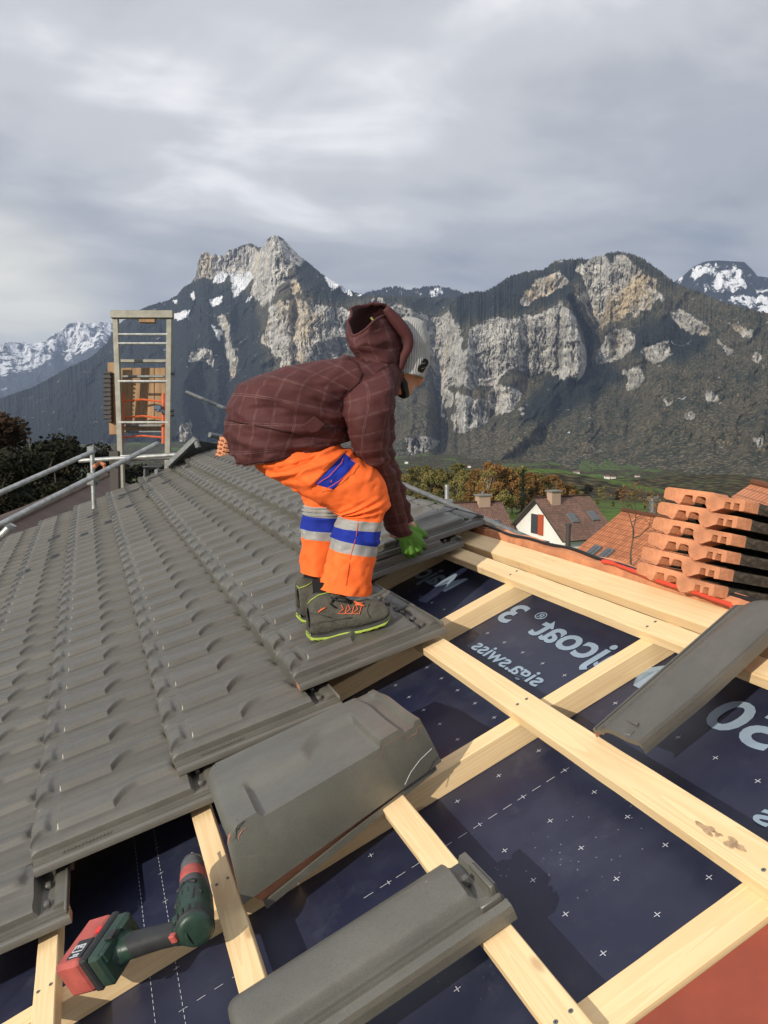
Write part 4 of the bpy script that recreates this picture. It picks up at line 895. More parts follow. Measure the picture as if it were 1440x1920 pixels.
Z_=norm(np.cross(Xd,Yd)); Z_=Z_ if Z_@N>0 else -Z_; Yd=norm(Yd-Xd*(Yd@Xd))
Rm=np.stack([Xd*(L_/.545),Yd*(W_/.222)*.96,Z_*.72],1); Mx=Matrix(Rm.tolist()).to_4x4(); Mx.translation=Vector((pA+Z_*.008).tolist()); o.matrix_world=Mx
tagit(o,'single smooth grey tile lying crosswise from the long batten up over the ridge board','roof tile')
# ---- stack of old clay tiles on the far slope
def old_tile():
    mb=MB(); Lx=.42
    # profile in (y,z): wide body with two tunnels, then the lower step with small notches
    top=[(0,.050),(.012,.055),(.150,.055),(.158,.048)]
    prof=[(0,.016),(0,.048),(.010,.055),(.150,.055),(.156,.046),(.166,.041),(.174,.045),(.235,.045),(.238,.038),(.238,.008),(.226,.006),(.224,.030),(.210,.030),(.208,.008),(.202,.008),(.200,.030),(.186,.030),(.184,.008),(.176,.004),(.162,-.006),(.150,-.010),
          (.142,-.006),(.132,.012),(.130,.032),(.124,.036),(.104,.036),(.101,.022),(.099,.014),(.095,.014),(.092,.022),(.090,.036),(.070,.036),(.064,.030),(.060,.008),(.054,.000),(.050,.000),(.036,.008),(.010,.010)]
    k=len(prof)
    def ring(x,dz=0): return [(x,y,z+dz) for y,z in prof]
    xs=[0,.004,.035,.05,Lx-.01,Lx]
    P=[]
    for x in xs:
        sh=.0 if x<.04 else .003
        P.append([(x,y,(z-sh if z>.02 else z)) for y,z in prof])
    vs=[p for r in P for p in r]; fs=[];ms=[]
    for i in range(len(xs)-1):
        for j in range(k):
            fs.append((i*k+j,(i+1)*k+j,(i+1)*k+(j+1)%k,i*k+(j+1)%k)); ms.append(0 if xs[i]<.035 else 1)
    fs.append(tuple(range(k))); ms.append(0); fs.append(tuple(range((len(xs)-1)*k,len(xs)*k))[::-1]); ms.append(1)
    mb.add(vs,fs,ms); return mb
ot=old_tile().build('old_clay_tile',[M['oldclay'],M['oldback']],None,world=False)
NMS=['lowest','second from the bottom','third from the bottom','third from the top','second from the top','topmost']
def old_stack(tl,tr,up,steps,where,gid,xdir,first=None,scale=1.0):
    Yd=norm(tr-tl); W_=np.linalg.norm(tr-tl); r=random.Random(4)
    Xd=norm(xdir-Yd*(xdir@Yd)); Z_=np.cross(Xd,Yd)
    if Z_[2]<0: Z_=-Z_
    for i in range(6):
        o=ot if (first and i==0) else ot.copy()
        if not(first and i==0): COL.objects.link(o)
        k=W_/.238; kz=np.linalg.norm(steps)/.058; Rm=np.stack([Xd*k,Yd*k,Z_*kz],1); Mx=Matrix(Rm.tolist()).to_4x4(); Mx.translation=Vector((tl-Z_*.056*kz+steps*i+Xd*r.uniform(-.006,.006)).tolist()); o.matrix_world=Mx
        tagit(o,'%s clay tile of the old stack %s'%(NMS[i],where),'clay tile',gid)
bl_=dp(1199,1052,2.25); br_=bl_-YV*.295; tp=dp(1249,912,2.25)
old_stack(bl_,br_,None,(tp-bl_)/5,'at the right picture edge','old clay tiles stacked at right',np.array([math.cos(math.radians(12)),-.03,-math.sin(math.radians(12))]),True)
print('old tile w',np.linalg.norm(bl_-br_),(tp-bl_)/5)
tl=dp(404,856,8.3); tr=dp(419,864,8.08); old_stack(tl,tr,None,(dp(412,818,8.3)-tl)/5,'far off behind the jacket','old clay tiles stacked behind the worker',np.array([1,0,-.12]))
# ---- old tiles of the far slope along the ridge, red band
b=MB()
oc=ot  # single rows of old tile edges just beyond the ridge board
fs_=MB(); P=[]
for i,u in enumerate(np.linspace(.2,9.5,190)):
    zf=.012*abs(math.sin(u/.24*math.pi)); P.append([rp(u,1.125,.99)+S2*0-N*.01+N2*0, rp(u,1.135,.985)+N*zf, rp(u,1.165,.985)+N*zf, rp(u,1.165,.985)+N*zf+S2*.35-N2*.02, rp(u,1.165,.985)+S2*.36-N2*.05])
fs_.grid(P); tagit(fs_.build('old_tile_row',M['oldclay'],auto=40,origin=rp(4,1.15,1.0)),'row of old clay tile edges running just beyond the ridge board','tiles')
b=MB(); P=[]
for u in np.linspace(1.15,3.4,70):
    w_=.006*math.sin(u*9); P.append(rp(u,1.148+w_,.972)+np.array([0,0,.002*math.sin(u*23)]))
b.tube(P,.0055,6); tagit(b.build('black_cable',M['black'],smooth=True,origin=P[0]),'thin dark strip lying along the ridge past the scaffold pipe','strip')
b=MB(); pts=[(1128,1052,2.9),(1150,1056,2.75),(1175,1066,2.62),(1215,1082,2.4),(1262,1098,2.2),(1310,1113,2.02),(1352,1128,1.86),(1375,1138,1.78)]
Q=[onroof(p[0],p[1],.960) for p in pts]; rr=random.Random(2); V=[]
for i in range(len(Q)-1):
    for k in range(6):
        t=k/6; V.append(Q[i]*(1-t)+Q[i+1]*t+np.array([0,0,.0012*math.sin(i*3+k*.7)]))
P=[[p+UZ*.006+RX*0.002*math.sin(i*.5),p+UZ*.001+FW*-.005,p-UZ*.007,p-UZ*.003+FW*.008] for i,p in enumerate(V)]
b.grid(P,closeu=True); tagit(b.build('red_band',M['red'],smooth=True,origin=Q[0]),'crumpled red plastic band along the ridge below the old tile stack','band')
# ------------------------------------------------------------ worker
def fabric(name,col,bump=0.25,rough=0.8,stripe=None,emis=0,sheen=0.0):
    g=G(name,rough,0.25); n_=g.noise(14,5,0.6); n2=g.noise(700,2); c=g.scale(col,g.rng(n_,0.3,0.7,0.86,1.1))
    if stripe:
        uv=g.n('ShaderNodeUVMap').outputs[0]; sp=g.n('ShaderNodeSeparateXYZ'); g.L(uv,sp.inputs[0]); per,wd,gap,lc=stripe
        tot=None
        for k in (0,1):
            for off in (0,gap):
                fx=g.math('FRACT',g.math('ADD',g.math('DIVIDE',sp.outputs[k],per),off/per)); l=g.rng(g.math('ABSOLUTE',g.math('SUBTRACT',fx,0.5)),wd/per*.4,wd/per,1,0)
                tot=l if tot is None else g.math('MAXIMUM',tot,l)
        tot=g.math('MULTIPLY',tot,g.rng(g.noise(60,3),0.35,0.6,0.2,0.65)); c=g.mix(tot,c,lc)
    h=g.math('ADD',g.math('MULTIPLY',n_,1.0),g.math('MULTIPLY',n2,0.06)); g.bump(h,bump,0.006)
    return g.col(c)
M['jacket']=fabric('maroon_jacket_cloth',(0.085,0.027,0.027),0.6,0.7,(.058,.0008,.0042,(0.25,0.15,0.145)))
M['jlining']=fabric('dark_jacket_lining',(0.045,0.014,0.014)); M['orange']=fabric('fluorescent_orange_cloth',(1.0,0.175,0.035),0.3)
M['blue']=fabric('royal_blue_cloth',(0.014,0.035,0.34)); M['silver']=fabric('reflective_tape',(0.36,0.36,0.35),0.15,0.5)
M['sock']=fabric('black_sock',(0.008,0.008,0.009)); M['gaiter']=fabric('dark_neck_warmer',(0.035,0.045,0.045))
M['boot']=mat('grey_suede',(0.075,0.070,0.055),0.85,noise=(30,0.3),bump=(90,0.4)); M['boot2']=mat('dark_rubber_toe',(0.045,0.045,0.042),0.7,noise=(40,0.2)); M['lime']=mat('lime_sole',(0.36,0.47,0.07),0.6,noise=(30,0.2)); M['lace']=mat('orange_lace_trim',(0.75,0.15,0.05),0.6); M['lace2']=mat('black_lace',(0.012,0.012,0.012),0.7)
M['green']=fabric('green_glove_knit',(0.10,0.23,0.035),0.5); M['gpalm']=fabric('grey_latex_palm',(0.13,0.13,0.12))
def m_beanie():
    g=G('grey_rib_knit',0.95,0.1); uv=g.n('ShaderNodeUVMap').outputs[0]; sp=g.n('ShaderNodeSeparateXYZ'); g.L(uv,sp.inputs[0])
    r_=g.math('SINE',g.math('MULTIPLY',sp.outputs[0],2*math.pi*62)); c=g.scale((0.44,0.44,0.42),g.rng(g.math('ADD',r_,g.math('MULTIPLY',g.noise(60,3),1.2)),-1,1.6,0.72,1.1)); g.bump(r_,0.5,0.002); return g.col(c)
M['beanie']=m_beanie()
M['skin']=mat('skin',(0.58,0.30,0.20),0.55,noise=(20,0.08)); M['skin'].node_tree.nodes['Principled BSDF'].inputs['Subsurface Weight'].default_value=0.15; M['skin'].node_tree.nodes['Principled BSDF'].inputs['Subsurface Radius'].default_value=(.02,.008,.004)
M['hair']=mat('brown_hair',(0.06,0.035,0.02),0.7)
def cr(P,t):
    P=np.asarray(P,float); n=len(P); x=t*(n-1); i=min(int(x),n-2); f=x-i; p0=P[max(i-1,0)];p1=P[i];p2=P[i+1];p3=P[min(i+2,n-1)]
    return .5*((2*p1)+(-p0+p2)*f+(2*p0-5*p1+4*p2-p3)*f*f+(-p0+3*p1-3*p2+p3)*f**3)
def loft(secs,nr=40,n=36,p=2.3,wr=0.004,freq=18,seed=0,ani=(1,1,1),close=(False,False),hk=None):
    """secs: (front px, back px, Y centre, half width). Rings of a garment; returns rings and uv"""
    K=[]
    for s_ in secs:
        f,b,Yc,hw=s_[:4]; dY=s_[4] if len(s_)>4 else 0
        F_=at(f[0],f[1],Yc+dY); B_=at(b[0],b[1],Yc-dY); K.append(np.concatenate([F_,B_,[hw]]))
    R=[];UV=[];L=0;pc=None
    for i in range(nr+1):
        k=cr(K,i/nr); Fp,Bp,hw=k[:3],k[3:6],k[6]; c=(Fp+Bp)/2; a=(Fp-Bp)/2
        if pc is not None: L+=np.linalg.norm(c-pc)
        pc=c; ring=[]; la=np.linalg.norm(a); per=math.pi*(la+hw)
        for j in range(n+1):
            th=2*math.pi*j/n; cc,ss=math.cos(th),math.sin(th)
            x=math.copysign(abs(cc)**(2/p),cc); y=math.copysign(abs(ss)**(2/p),ss)
            q=c+a*x-YV*hw*y; dr=norm(a*x/la*1.0-YV*y+1e-9)
            v=Vector((q*freq*np.array(ani)).tolist())+Vector((seed*3.1,seed,0))
            w=mnoise.noise(v)+.5*mnoise.noise(v*2.1)-abs(mnoise.noise(v*1.3+Vector((5,5,5))))*1.0
            cr1=1-abs(mnoise.noise(v*.9+Vector((2,9,4)))*2.2); cr2=1-abs(mnoise.noise(v*2.0+Vector((7,1,3)))*2.2)
            w+=1.0*max(0,cr1)**4-.6*max(0,cr2)**5
            if hk: w+=hk(i/nr,th)
            ring.append(q+dr*w*wr); UV.append((th/(2*math.pi)*per,L))
        R.append(ring)
    return R,UV
def add_loft(mb,R,UV,mfun=None,cap0=False,cap1=False,m=0):
    P=np.array(R); a,b=P.shape[:2]; fs=[];ms=[]
    for i in range(a-1):
        for j in range(b-1):
            fs.append((i*b+j,i*b+j+1,(i+1)*b+j+1,(i+1)*b+j)); 
            ms.append(mfun(i/(a-1),P[i,j]) if mfun else m)
    if cap0: fs.append(tuple(range(b-1))); ms.append(m if not mfun else 0)
    if cap1: fs.append(tuple(range((a-1)*b,a*b-1))[::-1]); ms.append(m if not mfun else 0)
    mb.add(P.reshape(-1,3),fs,ms,UV)
def organic(name,prims,voxel,mat_,parent,smooth=6,extra=None):
    mb=MB()
    for q in prims:
        if q[0]=='t':
            _,pts,rs=q; mb.tube(pts,rs,14)
            for p_,r_ in zip(pts,rs): mb_sphere(mb,p_,(r_,)*3)
        else: mb_sphere(mb,q[1],q[2],q[3] if len(q)>3 else None)
    o=mb.build('tmp',mat_,None,world=False); 
    m1=o.modifiers.new('r','REMESH'); m1.mode='VOXEL'; m1.voxel_size=voxel; m1.use_smooth_shade=True
    m2=o.modifiers.new('s','SMOOTH'); m2.iterations=smooth; m2.factor=.5
    dg=bpy.context.evaluated_depsgraph_get(); me=bpy.data.meshes.new_from_object(o.evaluated_get(dg)); bpy.data.objects.remove(o)
    o0=np.zeros(3); p_=parent
    while p_ is not None: o0=o0+np.array(p_.location); p_=p_.parent
    co=np.zeros(len(me.vertices)*3); me.vertices.foreach_get('co',co); co=(co.reshape(-1,3)-o0); me.vertices.foreach_set('co',co.ravel()); me.polygons.foreach_set('use_smooth',[True]*len(me.polygons)); me.name=name
    if not me.materials: me.materials.append(mat_)
    ob=bpy.data.objects.new(name,me); COL.objects.link(ob); ob.parent=parent; return ob
def mb_sphere(mb,c,r,R=None,n=14,k=9):
    c=np.asarray(c,float); P=[]
    for i in range(k+1):
        ph=math.pi*i/k; P.append([(lambda d: c+(R@d if R is not None else d))(np.array([r[0]*math.sin(ph)*math.cos(2*math.pi*j/n),r[1]*math.sin(ph)*math.sin(2*math.pi*j/n),r[2]*math.cos(ph)])) for j in range(n)])
    mb.grid(P,closeu=True)
YN,YF_,YM=2.42,2.63,2.53
wk=empty('person',onroof(600,1192,.885),'bent over worker in maroon checked jacket and orange trousers, gripping a tile','person')
# body (head with face, neck, trunk, arms, legs) as one surface
hc=at(750,682,YM+.01)
headup=norm(UP*.93+RX*.33+FW*.05); face=norm(RX*.82-UP*.35+FW*.42); face=norm(face-headup*(face@headup)); side=np.cross(headup,face)
Rh=np.stack([face,side,headup],1)
hp=lambda f,s_,u_: hc+face*f+side*s_+headup*u_
prims=[('s',hp(0,0,.012),(.078,.066,.092),Rh),('s',hp(.026,0,-.044),(.046,.046,.052),Rh),('s',hp(.056,0,-.072),(.018,.020,.017),Rh),
 ('t',[hp(.070,0,-.004),hp(.088,0,-.032),hp(.080,0,-.038)],[.007,.011,.009]),('s',hp(.064,0,-.055),(.012,.020,.007),Rh),
 ('s',hp(.066,.034,-.024),(.020,.020,.018),Rh),('s',hp(.066,-.034,-.024),(.020,.020,.018),Rh),('s',hp(.076,0,.018),(.012,.040,.010),Rh),
 ('s',hp(-.005,.070,-.012),(.018,.010,.028),Rh),('s',hp(-.005,-.070,-.012),(.018,.010,.028),Rh),
 ('t',[hp(-.02,0,-.06),at(722,705,YM),at(680,720,YM)],[.050,.052,.09]),
 ('t',[at(690,720,YM),at(600,750,YM),at(520,800,YM),at(520,840,YM)],[.07,.07,.07,.06]),
 ('t',[at(700,712,YM-.10),at(695,850,YM-.12),at(752,980,YM+.16)],[.045,.034,.024]),('t',[at(698,712,YM+.10),at(705,780,YM+.155),at(715,852,YM+.17),at(732,915,YM+.24),at(756,978,YM+.33),at(770,988,YM+.36)],[.036,.032,.028,.026,.024,.024]),
 ('t',[at(545,862,YN+.05),at(672,905,YN),at(655,1040,YN),at(618,1150,YN)],[.055,.045,.040,.030]),('t',[at(560,880,YF_),at(610,930,YF_),at(597,1040,YF_),at(585,1135,YF_+.02)],[.055,.042,.038,.030])]
body=organic('body',prims,.0075,M['skin'],wk,5)
# eyes, brow
for s_ in (-.028,.028):
    b=MB(); mb_sphere(b,hp(.071,s_,.002),(.007,.012,.008),Rh); b.build('eye',mat('eye_dark_%d'%(s_>0),(0.03,0.02,0.015),0.2),body,smooth=True)
b=MB()
for s_ in (-.03,.03): b.tube([hp(.074,s_-.014,.014),hp(.078,s_,.018),hp(.074,s_+.014,.014)],.0028,6)
b.build('eyebrows',M['hair'],body,smooth=True)
# jacket trunk
secs=[((648,822),(447,874),YM,.150),((655,812),(432,838),YM,.165),((662,800),(425,795),YM,.172),((664,788),(432,752),YM,.172),((668,778),(455,718),YM,.168),((672,768),(500,697),YM,.165),((682,760),(560,683),YM,.165),((698,752),(620,672),YM,.17),((722,744),(665,668),YM,.155),((742,724),(700,666),YM,.11),((752,712),(712,668),YM,.078)]
def folds(t,th):
    # long pulls from the hip pocket toward the armpit, and gathers at the hem
    return 1.3*math.exp(-((t-.30)/.18)**2)*math.sin(t*46+3*math.cos(th))*max(0,math.sin(th))**2*.55+ (0.8*math.sin(th*9+2) if t<.05 else 0)
jb=MB(); R_,UV_=loft(secs,110,90,2.25,.0095,8,1,(.8,.8,2.0),hk=folds); add_loft(jb,R_,UV_)
# hem rolls inward
inner=[[p*0.97+np.mean(R_[0],0)*0.03 for p in R_[0]],[p*0.93+np.mean(R_[6],0)*0.07 for p in R_[6]]]
jb.grid([R_[0]]+inner,1)
jk=jb.build('jacket',[M['jacket'],M['jlining']],wk,smooth=True)
hm=MB(); 
for i in (2,): hm.tube([p for p in R_[i]][:-1]+[R_[i][0]],.0022,5,cap=False)
hm.build('hem_seam',M['jlining'],jk,smooth=True)
# pocket flap and pocket zip on the near flank
def side_patch(poly,Yc,th,name,m_,par,bev=.002):
    mb=MB(); Pf=[at(x,y,Yc) for x,y in poly]; n_=norm(np.cross(Pf[1]-Pf[0],Pf[2]-Pf[0])); n_=n_ if n_@FW<0 else -n_
    c=sum(Pf)/len(Pf); k=len(Pf); mb.add([p-n_*th for p in Pf]+[p+n_*.0 for p in Pf]+[c+(p-c)*.93+n_*bev for p in Pf],[tuple(range(2*k,3*k))]+[(i,(i+1)%k,k+(i+1)%k,k+i) for i in range(k)]+[(k+i,k+(i+1)%k,2*k+(i+1)%k,2*k+i) for i in range(k)])
    return mb.build(name,m_,par,auto=30)
side_patch([(566,800),(590,780),(610,795),(594,810),(583,812)],YM-.176,.02,'pocket_flap',M['jacket'],jk)
zp=MB(); zs=[(428,787),(450,792),(490,800),(530,808),(548,811)]
def near_surface(px,py,R,push=.001):
    r=ray(px,py); best=None
    P=np.array(R).reshape(-1,3); q=np.array(proj(P)).T; d=(q[:,0]-px)**2+(q[:,1]-py)**2; dep=P@FW; cand=np.argsort(d)[:14]; j=cand[np.argmin(dep[cand])]
    return r*(dep[j]/F)*(1-push)
zp.tube([near_surface(*q,R_) for q in zs],.0022,5); zp.build('pocket_zip',M['jlining'],jk,smooth=True)
sm_=MB(); sm_.tube([near_surface(x,y,R_) for x,y in [(652,668),(668,680),(678,700),(672,718),(655,733),(645,745)]],.0022,5); sm_.build('shoulder_seam',M['jlining'],jk,smooth=True)
# near sleeve, ending around the wrist behind the glove
YA=YM-.13
sl=[((712,672),(662,692),YA+.07,.03),((732,692),(650,722),YA+.01,.058),((736,722),(644,755),YA-.03,.068),((733,765),(648,790),YA-.04,.066),((727,810),(658,825),YA-.03,.060),((727,850),(670,858),YA,.055),((738,885),(680,895),YA+.06,.052),((748,920),(694,930),YA+.13,.050),((757,955),(712,965),YA+.20,.047),((768,990),(729,1000),YA+.26,.044),((770,999),(735,1008),YA+.275,.043)]
def elbow(t,th): return 1.4*math.exp(-((t-.55)/.10)**2)*math.sin(t*85+1.5*math.cos(th))+.8*math.exp(-((t-.85)/.12)**2)*math.sin(t*70+th)
sb=MB(); Rs,Us=loft(sl,64,44,2.15,.0048,14,2,(1,1,1.6),hk=elbow); Us=[(a*.9+.02,b) for a,b in Us]; add_loft(sb,Rs,Us); sb.grid([Rs[-1],[p*.95+np.mean(Rs[-1],0)*.05 for p in Rs[-1]],[p*.9+np.mean(Rs[-4],0)*.1 for p in Rs[-4]]],1,flip=True)
sb.build('sleeve',[M['jacket'],M['jlining']],jk,smooth=True)
YB=YM+.13
sl2=[((715,675),(668,695),YB-.05,.03),((735,700),(656,725),YB,.055),((738,770),(660,790),YB+.03,.058),((740,850),(690,858),YB+.04,.052),((755,905),(703,915),YB+.10,.048),((772,975),(735,985),YB+.2,.043)]
sb=MB(); Rs2,Us2=loft(sl2,40,32,2.1,.005,14,4,hk=elbow); add_loft(sb,Rs2,Us2); sb.build('sleeve',[M['jacket'],M['jlining']],jk,smooth=True)
# hood: standing collar and the big bowl thrown back
YH0=YM+.0
def hoodring(pts): return [at(x,y,Y_) for x,y,Y_ in pts]
def densify(pts,n):
    P=np.array(pts+[pts[0]]); Q=[]
    m=len(pts)
    for i in range(n):
        x=i/n*m; k=int(x); f=x-k; p0,p1,p2,p3=[np.array(pts[(k+d)%m]) for d in(-1,0,1,2)]
        Q.append(.5*((2*p1)+(-p0+p2)*f+(2*p0-5*p1+4*p2-p3)*f*f+(-p0+3*p1-3*p2+p3)*f**3))
    return Q+[Q[0]]
n_,f_=YM-.095,YM+.095
# each ring: back-left, near-left, near-mid, near-right, right, far-right, far-mid, far-left
rings=[
 [(690,676,YM),(700,690,n_+.02),(722,706,n_),(742,716,n_+.02),(752,712,YM),(745,690,f_-.02),(722,676,f_),(700,672,f_-.02)],
 [(670,668,YM),(684,676,n_),(712,690,n_-.02),(740,702,n_),(756,690,YM),(752,668,f_),(725,655,f_+.01),(690,655,f_)],
 [(658,655,YM),(668,660,n_),(698,668,n_-.03),(738,680,n_-.01),(766,660,YM),(764,640,f_),(730,625,f_+.02),(680,630,f_)],
 [(655,632,YM),(660,646,n_),(686,645,n_-.03),(728,648,n_-.02),(769,636,YM-.02),(766,618,f_),(730,600,f_+.02),(678,606,f_)],
 [(655,608,YM),(659,636,n_),(684,626,n_-.025),(718,612,n_-.02),(752,606,YM-.02),(748,592,f_),(724,580,f_),(680,585,f_)],
 [(657,586,YM+.02),(659,628,n_+.01),(682,620,n_-.02),(707,598,n_-.02),(733,588,YM-.02),(730,580,f_-.02),(712,571,f_-.02),(680,571,f_-.01)],
]
hb_=MB(); D_=[densify(hoodring(r),40) for r in rings]; m=len(D_)
HR=[]
for i in range(41):
    k=i/40*(m-1); a=min(int(k),m-2); ring=[]
    for j in range(41):
        pr_=[D_[x][j] for x in range(m)]; q=cr(pr_,i/40); c=np.mean(np.array(D_[a]),0); dr=norm(q-c); v=Vector((q*20).tolist()); w=mnoise.noise(v)+.6*mnoise.noise(v*2.2)-abs(mnoise.noise(v*1.4)); w+=1.2*max(0,1-abs(mnoise.noise(v*.8))*2.4)**3; ring.append(q+dr*.0085*w)
    HR.append(ring)
UVh=[(j/40*.52,i/40*.26) for i in range(41) for j in range(41)]
hb_.grid(HR,0,uvs=UVh); 
ctr=np.mean(np.array(HR[-1]),0)
inn=[]
for i in range(40,4,-4):
    c=np.mean(np.array(HR[i]),0); inn.append([c+(p-c)*.93 for p in HR[i]])
hb_.grid([HR[-1]]+inn,1); 
ho=hb_.build('hood',[M['jacket'],M['jlining']],jk,smooth=True)
# rolled hem of the hood and the fold that hugs the beanie
rm=MB(); rm.tube([p for p in HR[-1]],.0045,7,cap=False); rm.build('hood_hem',M['jacket'],ho,smooth=True)
fo=MB(); fp=[(727,578),(741,596),(757,616),(767,632),(768,650),(760,668),(752,690),(742,708)]; fr=[.012,.018,.020,.018,.016,.014,.012,.010]
Pf=[]
for (x,y),r_ in zip(fp,fr): Pf.append(at(x-3,y,YM-.085))
fo.tube([cr(Pf,t) for t in np.linspace(0,1,26)],[float(cr([[v] for v in fr],t)[0]) for t in np.linspace(0,1,26)],12); fo.build('hood_edge',M['jacket'],ho,smooth=True)
tb_=MB(); a_=at(699,600,YM-.06); tb_.box(a_,RX*.006+UP*-.008,(RX*.8+UP*.6)*.003,FW*.002); tb_.build('care_label',mat('olive_label',(0.25,0.26,0.08),0.7),ho)
# neck warmer
gb=MB(); Rg,Ug=loft([((757,748),(735,708),YM,.050),((764,742),(728,700),YM,.060),((762,726),(722,690),YM,.066)],12,28,2.1,.003,20,3); add_loft(gb,Rg,Ug,cap0=True); gb.build('neck_warmer',M['gaiter'],wk,smooth=True)
# beanie
bs=[((770,593),(764,593),YM,.004),((787,600),(748,597),YM,.030),((796,612),(735,608),YM,.052),((802,636),(726,632),YM,.068),((803,664),(722,658),YM,.073),((799,692),(722,682),YM,.074),((789,711),(724,698),YM,.074)]
P,_u=loft(bs,34,48,2.05,.0035,16,21,hk=lambda t,th:1.6*math.exp(-((t-.97)/.025)**2)); UVb=[(j/48,i/34) for i in range(35) for j in range(49)]
bn=MB(); bn.grid(P,0,uvs=UVb,flip=True); cB=np.mean(np.array(P[-1]),0); bn.grid([P[-1],[cB+(p-cB)*.93 for p in P[-1]],[cB+(p-cB)*.88+headup*.03 for p in P[-1]]],0)
be_=bn.build('beanie',M['beanie'],wk,smooth=True)
# black curl emblem on the brim, a mirrored S
cu=bpy.data.curves.new('e','FONT'); cu.body='S'; cu.size=.052; cu.offset=.0032; cu.extrude=.0012; t_=bpy.data.objects.new('tmp',cu); me=bpy.data.meshes.new_from_object(t_); bpy.data.objects.remove(t_)
def beanie_hit(px,py):
    Pn=np.array(P).reshape(-1,3); q=np.array(proj(Pn)).T; d=(q[:,0]-px)**2+(q[:,1]-py)**2; cand=np.argsort(d)[:6]; j=cand[np.argmin((Pn@FW)[cand])]; return Pn[j]
eh=beanie_hit(792,687); en=norm(eh-np.mean(np.array(P[24]),0)); eu=norm(headup-en*(headup@en)); er=np.cross(eu,en)
co=np.array([v.co[:] for v in me.vertices]); co[:,0]-=co[:,0].mean(); co[:,1]-=co[:,1].mean()
Wp=np.array([eh-er*(x)*1.15+eu*y*1.1+en*(z+.002-3.5*(x*x+y*y)) for x,y,z in co])-np.array(wk.location); me.vertices.foreach_set('co',Wp.ravel()); me.materials.clear(); me.materials.append(M['lace2']); eo=bpy.data.objects.new('emblem',me); COL.objects.link(eo); eo.parent=be_; eo.location=(0,0,0)
# trousers
def bands(pairs):
    def f(t,p):
        px,py=proj(p)
        for a,b_,m_ in pairs:
            # bands run slightly tilted round the shin
            if a<=py<b_: return m_
        return 0
    return f
TM=[M['orange'],M['blue'],M['silver']]
near=[((602,832),(478,868),YN+.07,.10),((628,830),(500,888),YN+.05,.10),((655,842),(530,905),YN+.03,.098),((682,862),(570,930),YN+.01,.095),((706,882),(606,950),YN,.09),((722,908),(626,962),YN-.005,.088),((726,940),(637,965),YN-.01,.083),((714,976),(637,970),YN-.01,.081),((712,993),(628,988),YN-.01,.080),((705,1022),(624,1009),YN-.01,.078),((702,1040),(620,1030),YN-.01,.078),((697,1072),(609,1064),YN-.01,.079),((690,1112),(598,1103),YN-.01,.080)]
def kneefold(t,th): return 1.5*math.exp(-((t-.50)/.07)**2)*math.sin(t*120+2*math.cos(th))*(1-math.cos(th))*.5+.9*math.exp(-((t-.12)/.1)**2)*math.sin(t*80+th*2)
Rn,Un=loft(near,132,64,2.2,.0066,13,5,(1,1,.9),hk=kneefold)
def near_m(t,p):
    k=t*12+.05
    return 2 if 7<=k<8 else 1 if 8<=k<9 else 2 if 9<=k<10 else 0
tr=empty_tr=None
tbm=MB(); add_loft(tbm,Rn,Un,near_m); tbm.grid([Rn[-1],[p*.96+np.mean(Rn[-1],0)*.04 for p in Rn[-1]],[p*.9+np.mean(Rn[-8],0)*.1 for p in Rn[-8]]],0,flip=True)
far=[((610,838),(520,888),YF_-.06,.10),((640,860),(545,915),YF_-.03,.095),((655,900),(568,930),YF_,.088),((658,945),(571,948),YF_,.08),((652,968),(567,966),YF_,.077),((645,994),(565,992),YF_,.075),((640,1010),(565,1008),YF_,.074),((618,1076),(564,1074),YF_,.074)]
Rf,Uf=loft(far,84,48,2.2,.006,13,8,(1,1,.9),hk=kneefold)
def far_m(t,p):
    k=t*7+.05
    return 2 if 3<=k<4 else 1 if 4<=k<5 else 2 if 5<=k<6 else 0
add_loft(tbm,Rf,Uf,far_m); tbm.grid([Rf[-1],[p*.96+np.mean(Rf[-1],0)*.04 for p in Rf[-1]],[p*.9+np.mean(Rf[-8],0)*.1 for p in Rf[-8]]],0,flip=True)
seat=[((600,826),(500,840),YM,.14),((606,850),(480,862),YM,.155),((598,880),(490,884),YM,.15),((590,915),(530,906),YM,.11)]
Rse,Use=loft(seat,20,48,2.3,.004,12,9); add_loft(tbm,Rse,Use,cap0=True,cap1=True)
to=tbm.build('trousers',TM,wk,smooth=True)
# thigh pocket with flap
from mathutils.bvhtree import BVHTree
_bv={}
def on_loft(px,py,R,off):
    k=id(R)
    if k not in _bv:
        P_=np.array(R); a_,b_=P_.shape[:2]; _bv[k]=BVHTree.FromPolygons([tuple(v) for v in P_.reshape(-1,3).tolist()],[(i*b_+j,i*b_+j+1,(i+1)*b_+j+1,(i+1)*b_+j) for i in range(a_-1) for j in range(b_-1)])
    d=norm(ray(px,py)); h=_bv[k].ray_cast(Vector((0,0,0)),Vector(d.tolist()))
    if h[0] is None: h=_bv[k].find_nearest(Vector((d*2.6).tolist()))
    return np.array(h[0])*(1-off/np.linalg.norm(np.array(h[0])))
def patch(quad,R,off,name,m_,par,nu=16,nv=16,edge=.0):
    mb=MB(); A0,A1,B1,B0=quad; G_=[]
    for i in range(nu+1):
        t=i/nu; row=[]
        for j in range(nv+1):
            s_=j/nv; x=(A0[0]*(1-t)+A1[0]*t)*(1-s_)+(B0[0]*(1-t)+B1[0]*t)*s_; y=(A0[1]*(1-t)+A1[1]*t)*(1-s_)+(B0[1]*(1-t)+B1[1]*t)*s_
            e_=min(t,1-t,s_,1-s_); row.append(on_loft(x,y,R,off*min(1,e_*14)+edge))
        G_.append(row)
    mb.grid(G_); return mb.build(name,m_,par,smooth=True)
patch([(640,846),(668,866),(626,918),(590,908)],Rn,.0015,'thigh_panel',M['blue'],to,edge=.0012)
